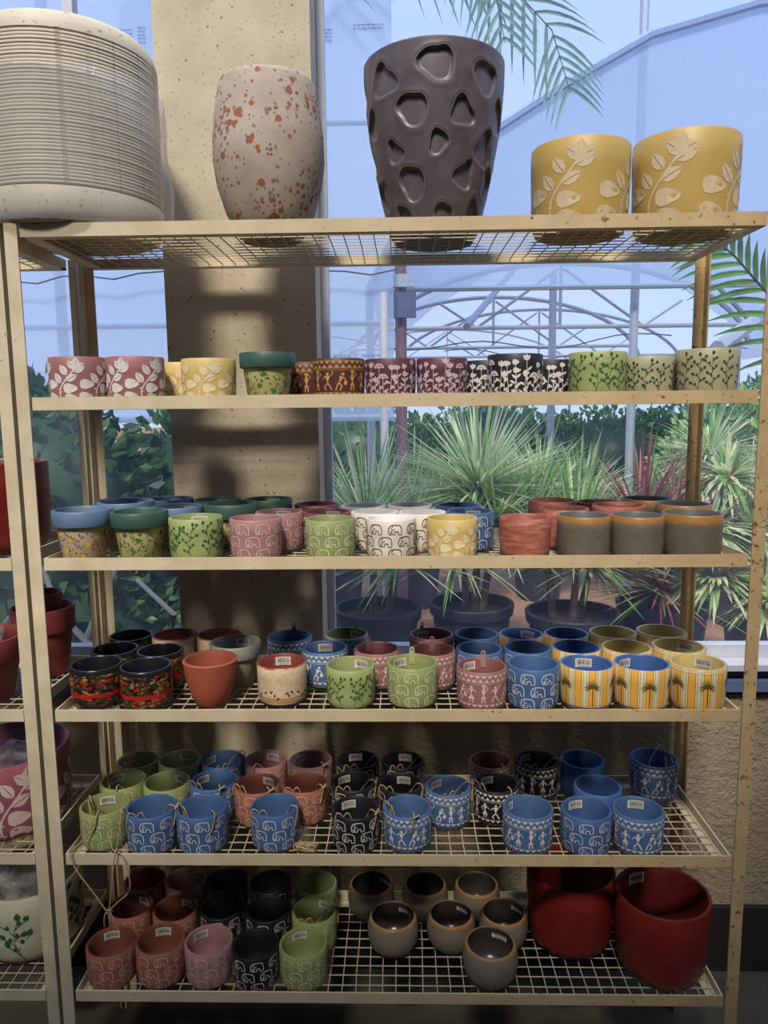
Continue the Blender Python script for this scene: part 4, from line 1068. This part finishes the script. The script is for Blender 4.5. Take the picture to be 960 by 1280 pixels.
# the long twine that hangs from the front left green pot past the rail
inv = lambda p: Vector(((p[0]-hang_pot.location.x)/hang_pot.scale.x, (p[1]-hang_pot.location.y)/hang_pot.scale.y, (p[2]-hang_pot.location.z)/hang_pot.scale.z))
mb = MB()
for pts in (((-.545, .017, .60), (-.572, .006, .572), (-.585, -.006, .560), (-.575, -.010, .53), (-.545, -.012, .485), (-.525, -.012, .452)),
            ((-.511, .045, .622), (-.497, .018, .632), (-.500, -.004, .575), (-.505, -.010, .55), (-.512, -.012, .50), (-.52, -.012, .45)),
            ((-.520, .012, .585), (-.512, .003, .562), (-.492, -.008, .558), (-.481, -.011, .53), (-.480, -.012, .492), (-.503, -.012, .468), (-.522, -.012, .45)),
            ((-.522, -.012, .455), (-.528, -.014, .44), (-.530, -.012, .42)), ((-.520, -.012, .455), (-.512, -.015, .438), (-.505, -.012, .412)),
            ((-.521, -.014, .45), (-.517, -.016, .436), (-.520, -.012, .414)), ((-.524, -.012, .452), (-.514, -.017, .456), (-.516, -.007, .446), (-.527, -.012, .446), (-.518, -.017, .452))):
    mb.tube([inv(p) for p in catmull(pts, 6)], .0013, 5)
part('hanging_cord', mb, JUTE, hang_pot, smooth=True)
# bundles of loose twine lying on the fifth shelf
for (x, y, lab) in ((-.165, .035, 'loose bundle of jute twine on fifth shelf, beside a blue elephant pot'), (.515, .155, 'loose bundle of jute twine on fifth shelf near its right end')):
    rnd = random.Random(int(x*1000)); mb = MB()
    for q in range(7):
        mb.tube(catmull([(rnd.uniform(-.022, .022), rnd.uniform(-.013, .013), rnd.uniform(.0015, .012)) for k in range(6)], 5), .0011, 5)
    o = part('twine_bundle', mb, JUTE, smooth=True, loc=(x, y, ZT[4]-.0118)); tag(o, lab, 'twine', 'loose twine bundles')

# ------------------------------------------------------------------ top shelf
ZTOP = ZT[0]-.0118
t = thing('flecked_vase', 'tall beige vase with rust flecks in front of the pillar', 'vase', (-.208, .112, ZTOP))
o_ = [(0, 0), (.048, 0), (.056, .006), (.076, .045), (.090, .09), (.0955, .13), (.0945, .17), (.0895, .213), (.083, .250), (.0808, .256), (.0788, .258)]
i_ = [(.0745, .257), (.074, .25), (.086, .18), (.086, .12), (.06, .03), (0, .02)]
mb = MB(); mb.lathe(o_+i_, 72); part('body', mb, m_fleck(), t, smooth=True, sharp=60)

# dimpled dark pot
t = thing('dimpled_pot', 'big dark brown pot with scooped dimples on the top shelf', 'pot', (.078, .150, ZTOP))
DH = .292
def dr(z):
    f = z/DH; return .073+.049*(1-(1-min(1, f*1.02))**1.75) if f > .03 else .073*(.93+2.3*f)
shapes = []
drn = random.Random(12)
for rI, (zc, n, off) in enumerate(((.030, 8, .1), (.085, 8, .55), (.140, 8, .05), (.195, 8, .5), (.250, 8, .0))):
    for q in range(n):
        a = 2*math.pi*(q+off+drn.uniform(-.13, .13))/n; big = drn.choice((.7, .85, 1.0, 1.05))
        shapes.append((a, zc+drn.uniform(-.010, .010), .0250*big, .0275*big, drn.uniform(-.45, .45), drn.uniform(.10, .34), drn.uniform(0, 6.28)))
def dimple_rad(sh, ph): return 1+.13*math.cos(3*ph+sh[6])+.09*math.cos(2*ph+sh[6]*1.7)
def dimple(a, z, r):
    dep = 0
    for sh in shapes:
        du = (a-sh[0]+math.pi) % (2*math.pi)-math.pi; x = du*.108; y = z-sh[1]
        if abs(x) > .04 or abs(y) > .04: continue
        c, s_ = math.cos(sh[4]), math.sin(sh[4]); X, Y = (x*c+y*s_)/sh[2], (-x*s_+y*c)/sh[3]
        X /= max(.4, 1-sh[5]*Y); rho = math.hypot(X, Y)/dimple_rad(sh, math.atan2(Y, X))
        if rho < 1.0:
            e = min(1, (1-rho)/.16); d = .0075*(e*e*(3-2*e))*(.72+.28*min(1, max(-1, Y))); dep = max(dep, d)
        elif rho < 1.35: dep = min(dep, -.0005*(1-abs(rho-1.12)/.23)) if dep <= 0 and abs(rho-1.12) < .23 else dep
    return dep
mb = MB(); NA, NZ = 300, 130
for j in range(NZ+1):
    z = DH*j/NZ; r = dr(z)
    for q in range(NA):
        a = 2*math.pi*q/NA; rr = r-(dimple(a, z, r) if .004 < z < DH-.004 else 0)
        mb.v.append((rr*math.cos(a), rr*math.sin(a), z))
for j in range(NZ):
    for q in range(NA):
        q2 = (q+1) % NA; mb.f.append((j*NA+q, j*NA+q2, (j+1)*NA+q2, (j+1)*NA+q)); mb.m.append(0)
RT = dr(DH)
mb.lathe([(RT, DH), (RT-.002, DH+.0025), (RT-.009, DH+.0025), (RT-.012, DH-.003), (RT-.014, DH-.02), (.075, .03), (0, .025)], NA)
mb.lathe([(0, 0), (dr(0), 0)], NA)
DARKB = paint('dark_brown_glaze', (96, 87, 92), .42, .14, 30, .12)
part('body', mb, DARKB, t, smooth=True, sharp=70)
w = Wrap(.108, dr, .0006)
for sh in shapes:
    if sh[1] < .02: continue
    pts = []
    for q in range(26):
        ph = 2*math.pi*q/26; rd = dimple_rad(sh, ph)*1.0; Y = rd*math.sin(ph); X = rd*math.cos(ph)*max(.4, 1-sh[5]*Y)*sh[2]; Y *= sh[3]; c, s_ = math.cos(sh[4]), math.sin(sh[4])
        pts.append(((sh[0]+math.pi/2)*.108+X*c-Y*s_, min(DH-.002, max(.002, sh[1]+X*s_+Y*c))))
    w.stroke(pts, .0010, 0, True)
part('gold_edge_highlights', w.mb, flat('gold_edge_highlight', (142, 126, 108), .5), t)  # edge highlights of the dimples drawn as gold-tan lines

kind('bigyel', 'leaf_pot', '', 'pot', cup(.086, .158, .0065, .84), [paint('mustard_ceramic', (186, 156, 84), .5, .03, 20, .1), paint('mustard_ceramic_inside', (180, 146, 70), .5, .03, 20, .1)], [('leaf_sprig', (lambda w, i=i: pat_sprigs(w, .158, 9, 4, 2.6, i)), flat('beige_print', (212, 192, 156), .6)) for i in range(4)], r0=.086, h0=.158)
add_pot('bigyel', .327, .112, ZTOP, .083, 'left of the two big yellow leaf patterned pots on the top shelf', 'big yellow pots on the top shelf', rot=-.55, zs=.90)
add_pot('bigyel', .508, .118, ZTOP, .0875, 'right of the two big yellow leaf patterned pots on the top shelf', 'big yellow pots on the top shelf', rot=-.75, zs=.965)

# stack of ribbed saucers in clear wrap
t = thing('saucer_stack', 'tall stack of ribbed cream planters wrapped in clear plastic, top left', 'stack', (-.565, .135, ZT[0]+.0005))
SP = m_speck('cream_speckled_clay', (196, 186, 164), (216, 206, 184), (150, 136, 112), 120)
RS = .156
mb = MB(); mb.lathe([(0, 0), (RS*.90, 0), (RS*.96, .005), (RS, .02), (RS, .052), (RS-.004, .056), (0, .056)], 72); part('bottom_planter', mb, SP, t, smooth=True, sharp=50)
mb = MB(); mb.lathe([(0, .0002), (RS-.0009, .0002), (RS-.0002, .0010), (RS, .0026), (RS-.0002, .0042), (RS-.0009, .0052), (0, .0052)], 72); sm = mb.data('saucer', SP, True)
for k in range(42): ob('saucer', sm, t, (.0004*math.sin(k*2.3), .0004*math.cos(k*1.7), .0565+.0054*k))
zt = .0565+.0054*42
mb = MB(); mb.lathe([(0, 0), (RS-.003, 0), (RS, .003), (RS-.001, .012), (RS-.005, .024), (RS-.014, .034), (RS-.030, .040), (0, .042)], 72); part('top_planter', mb, SP, t, smooth=True, loc=(0, 0, zt))
mb = MB(); wr = random.Random(9); na = 96; zz = [.001, .02, .045, .08, .11, .14, .165, .19, .215, .24]
for z in zz:
    for q in range(na):
        a = 2*math.pi*q/na; b = .5+.5*math.cos(a+.25)
        rr = RS+.0022+.004*abs(math.sin(a*13+z*40))*(.4+b)+.020*b*b*b*(.55+.45*math.sin(z*24+a*4))*min(1, z*14)*min(1, (.25-z)*12)+wr.uniform(0, .002)
        mb.v.append((rr*math.cos(a), rr*math.sin(a), z))
for j in range(len(zz)-1):
    for q in range(na):
        q2 = (q+1) % na; mb.f.append((j*na+q, j*na+q2, (j+1)*na+q2, (j+1)*na+q)); mb.m.append(0)
part('plastic_wrap', mb, PLASTIC, t, smooth=True)

# ------------------------------------------------------------------ pots on the neighbouring unit (cut by the frame)
kind('lred', 'red_planter', '', 'pot', cup(.1, .165, .008, .74), [REDG, REDG], r0=.1, h0=.165)
add_pot('lred', -.762, .150, ZT[2]-.0118, .102, 'large red planter on third shelf of the left unit, behind the posts', None)
def lipped(r, h):
    o = [(0, 0), (.66*r, 0), (.70*r, .012*h), (.90*r, .66*h), (.985*r, .665*h), (r, .70*h), (r, .97*h), (.985*r, h)]
    i = [(.92*r, h), (.90*r, .98*h), (.84*r, .64*h), (.62*r, .08*h), (0, .07*h)]
    mb = MB(); mb.lathe(o+i, 64); return mb, Prof(o[1:])
CLAY = glazed('dark_red_clay', (140, 50, 44), .6, .12)
kind('lclay', 'clay_pot', '', 'pot', lipped(.1, .15), [CLAY], r0=.1, h0=.15)
add_pot('lclay', -.785, .0925, ZT[3]-.0118, .085, 'lipped red clay pot, front of fourth shelf on the left unit', None, zs=.80)
add_pot('lclay', -.722, .231, ZT[3]-.0118, .062, 'dark red lipped clay pot behind the posts, rear of fourth shelf, left unit', None, zs=.93)
o = add_pot('lclay', -.724, .231, ZT[3]+.074, .042, 'small dark red clay pot nested in the rear lipped pot', None, zs=.55)
def crumple(name, label, loc, rx, rz, seed):
    rnd = random.Random(seed); mb = MB(); n, m = 22, 12
    for j in range(m+1):
        for q in range(n):
            a = 2*math.pi*q/n; e = -math.pi/2+math.pi*j/m; k = 1+rnd.uniform(-.22, .16); mb.v.append((rx*k*math.cos(a)*math.cos(e), rx*k*math.sin(a)*math.cos(e), rz*k*math.sin(e)+rz))
    for j in range(m):
        for q in range(n):
            q2 = (q+1) % n; mb.f.append((j*n+q, j*n+q2, (j+1)*n+q2, (j+1)*n+q)); mb.m.append(0)
    o = part(name, mb, PLASTIC, loc=loc); return tag(o, label, 'plastic wrap', 'crumpled plastic wrap in the left unit pots')
crumple('crumpled_plastic', 'crumpled clear plastic in the front red clay pot, left unit', (-.785, .0925, ZT[3]+.062), .050, .045, 1)
kind('lpink', 'leaf_pot', '', 'pot', cup(.12, .155, .008, .80), [glazed('plum_rose_ceramic', (168, 84, 100)), glazed('plum_inside', (110, 60, 90))], [('leaf_sprig', (lambda w, i=i: pat_sprigs(w, .155, 4, 5, 2.6, i)), PINKW) for i in range(5)], r0=.12, h0=.155)
add_pot('lpink', -.775, .150, ZT[4]-.0118, .118, 'large pink leaf patterned planter on fifth shelf of the left unit', None, rot=.55)
crumple('crumpled_plastic', 'pale plastic wrap inside the large pink planter, left unit', (-.775, .150, ZT[4]+.045), .085, .045, 2)
kind('lvine', 'vine_pot', '', 'pot', cup(.105, .15, .008, .70), [glazed('celadon_ceramic', (206, 204, 172)), glazed('celadon_inside', (170, 168, 144))], [('vine_print', lambda w: pat_vine(w, .15, 14, 9, 2.5), LEAFINK)], r0=.105, h0=.15)
add_pot('lvine', -.757, .165, ZT[5]-.0118, .102, 'large cream planter with green vines on bottom shelf of left unit', None)
crumple('crumpled_plastic', 'bubble wrap bundle in the large vine planter, left unit bottom', (-.757, .165, ZT[5]+.055), .07, .05, 3)
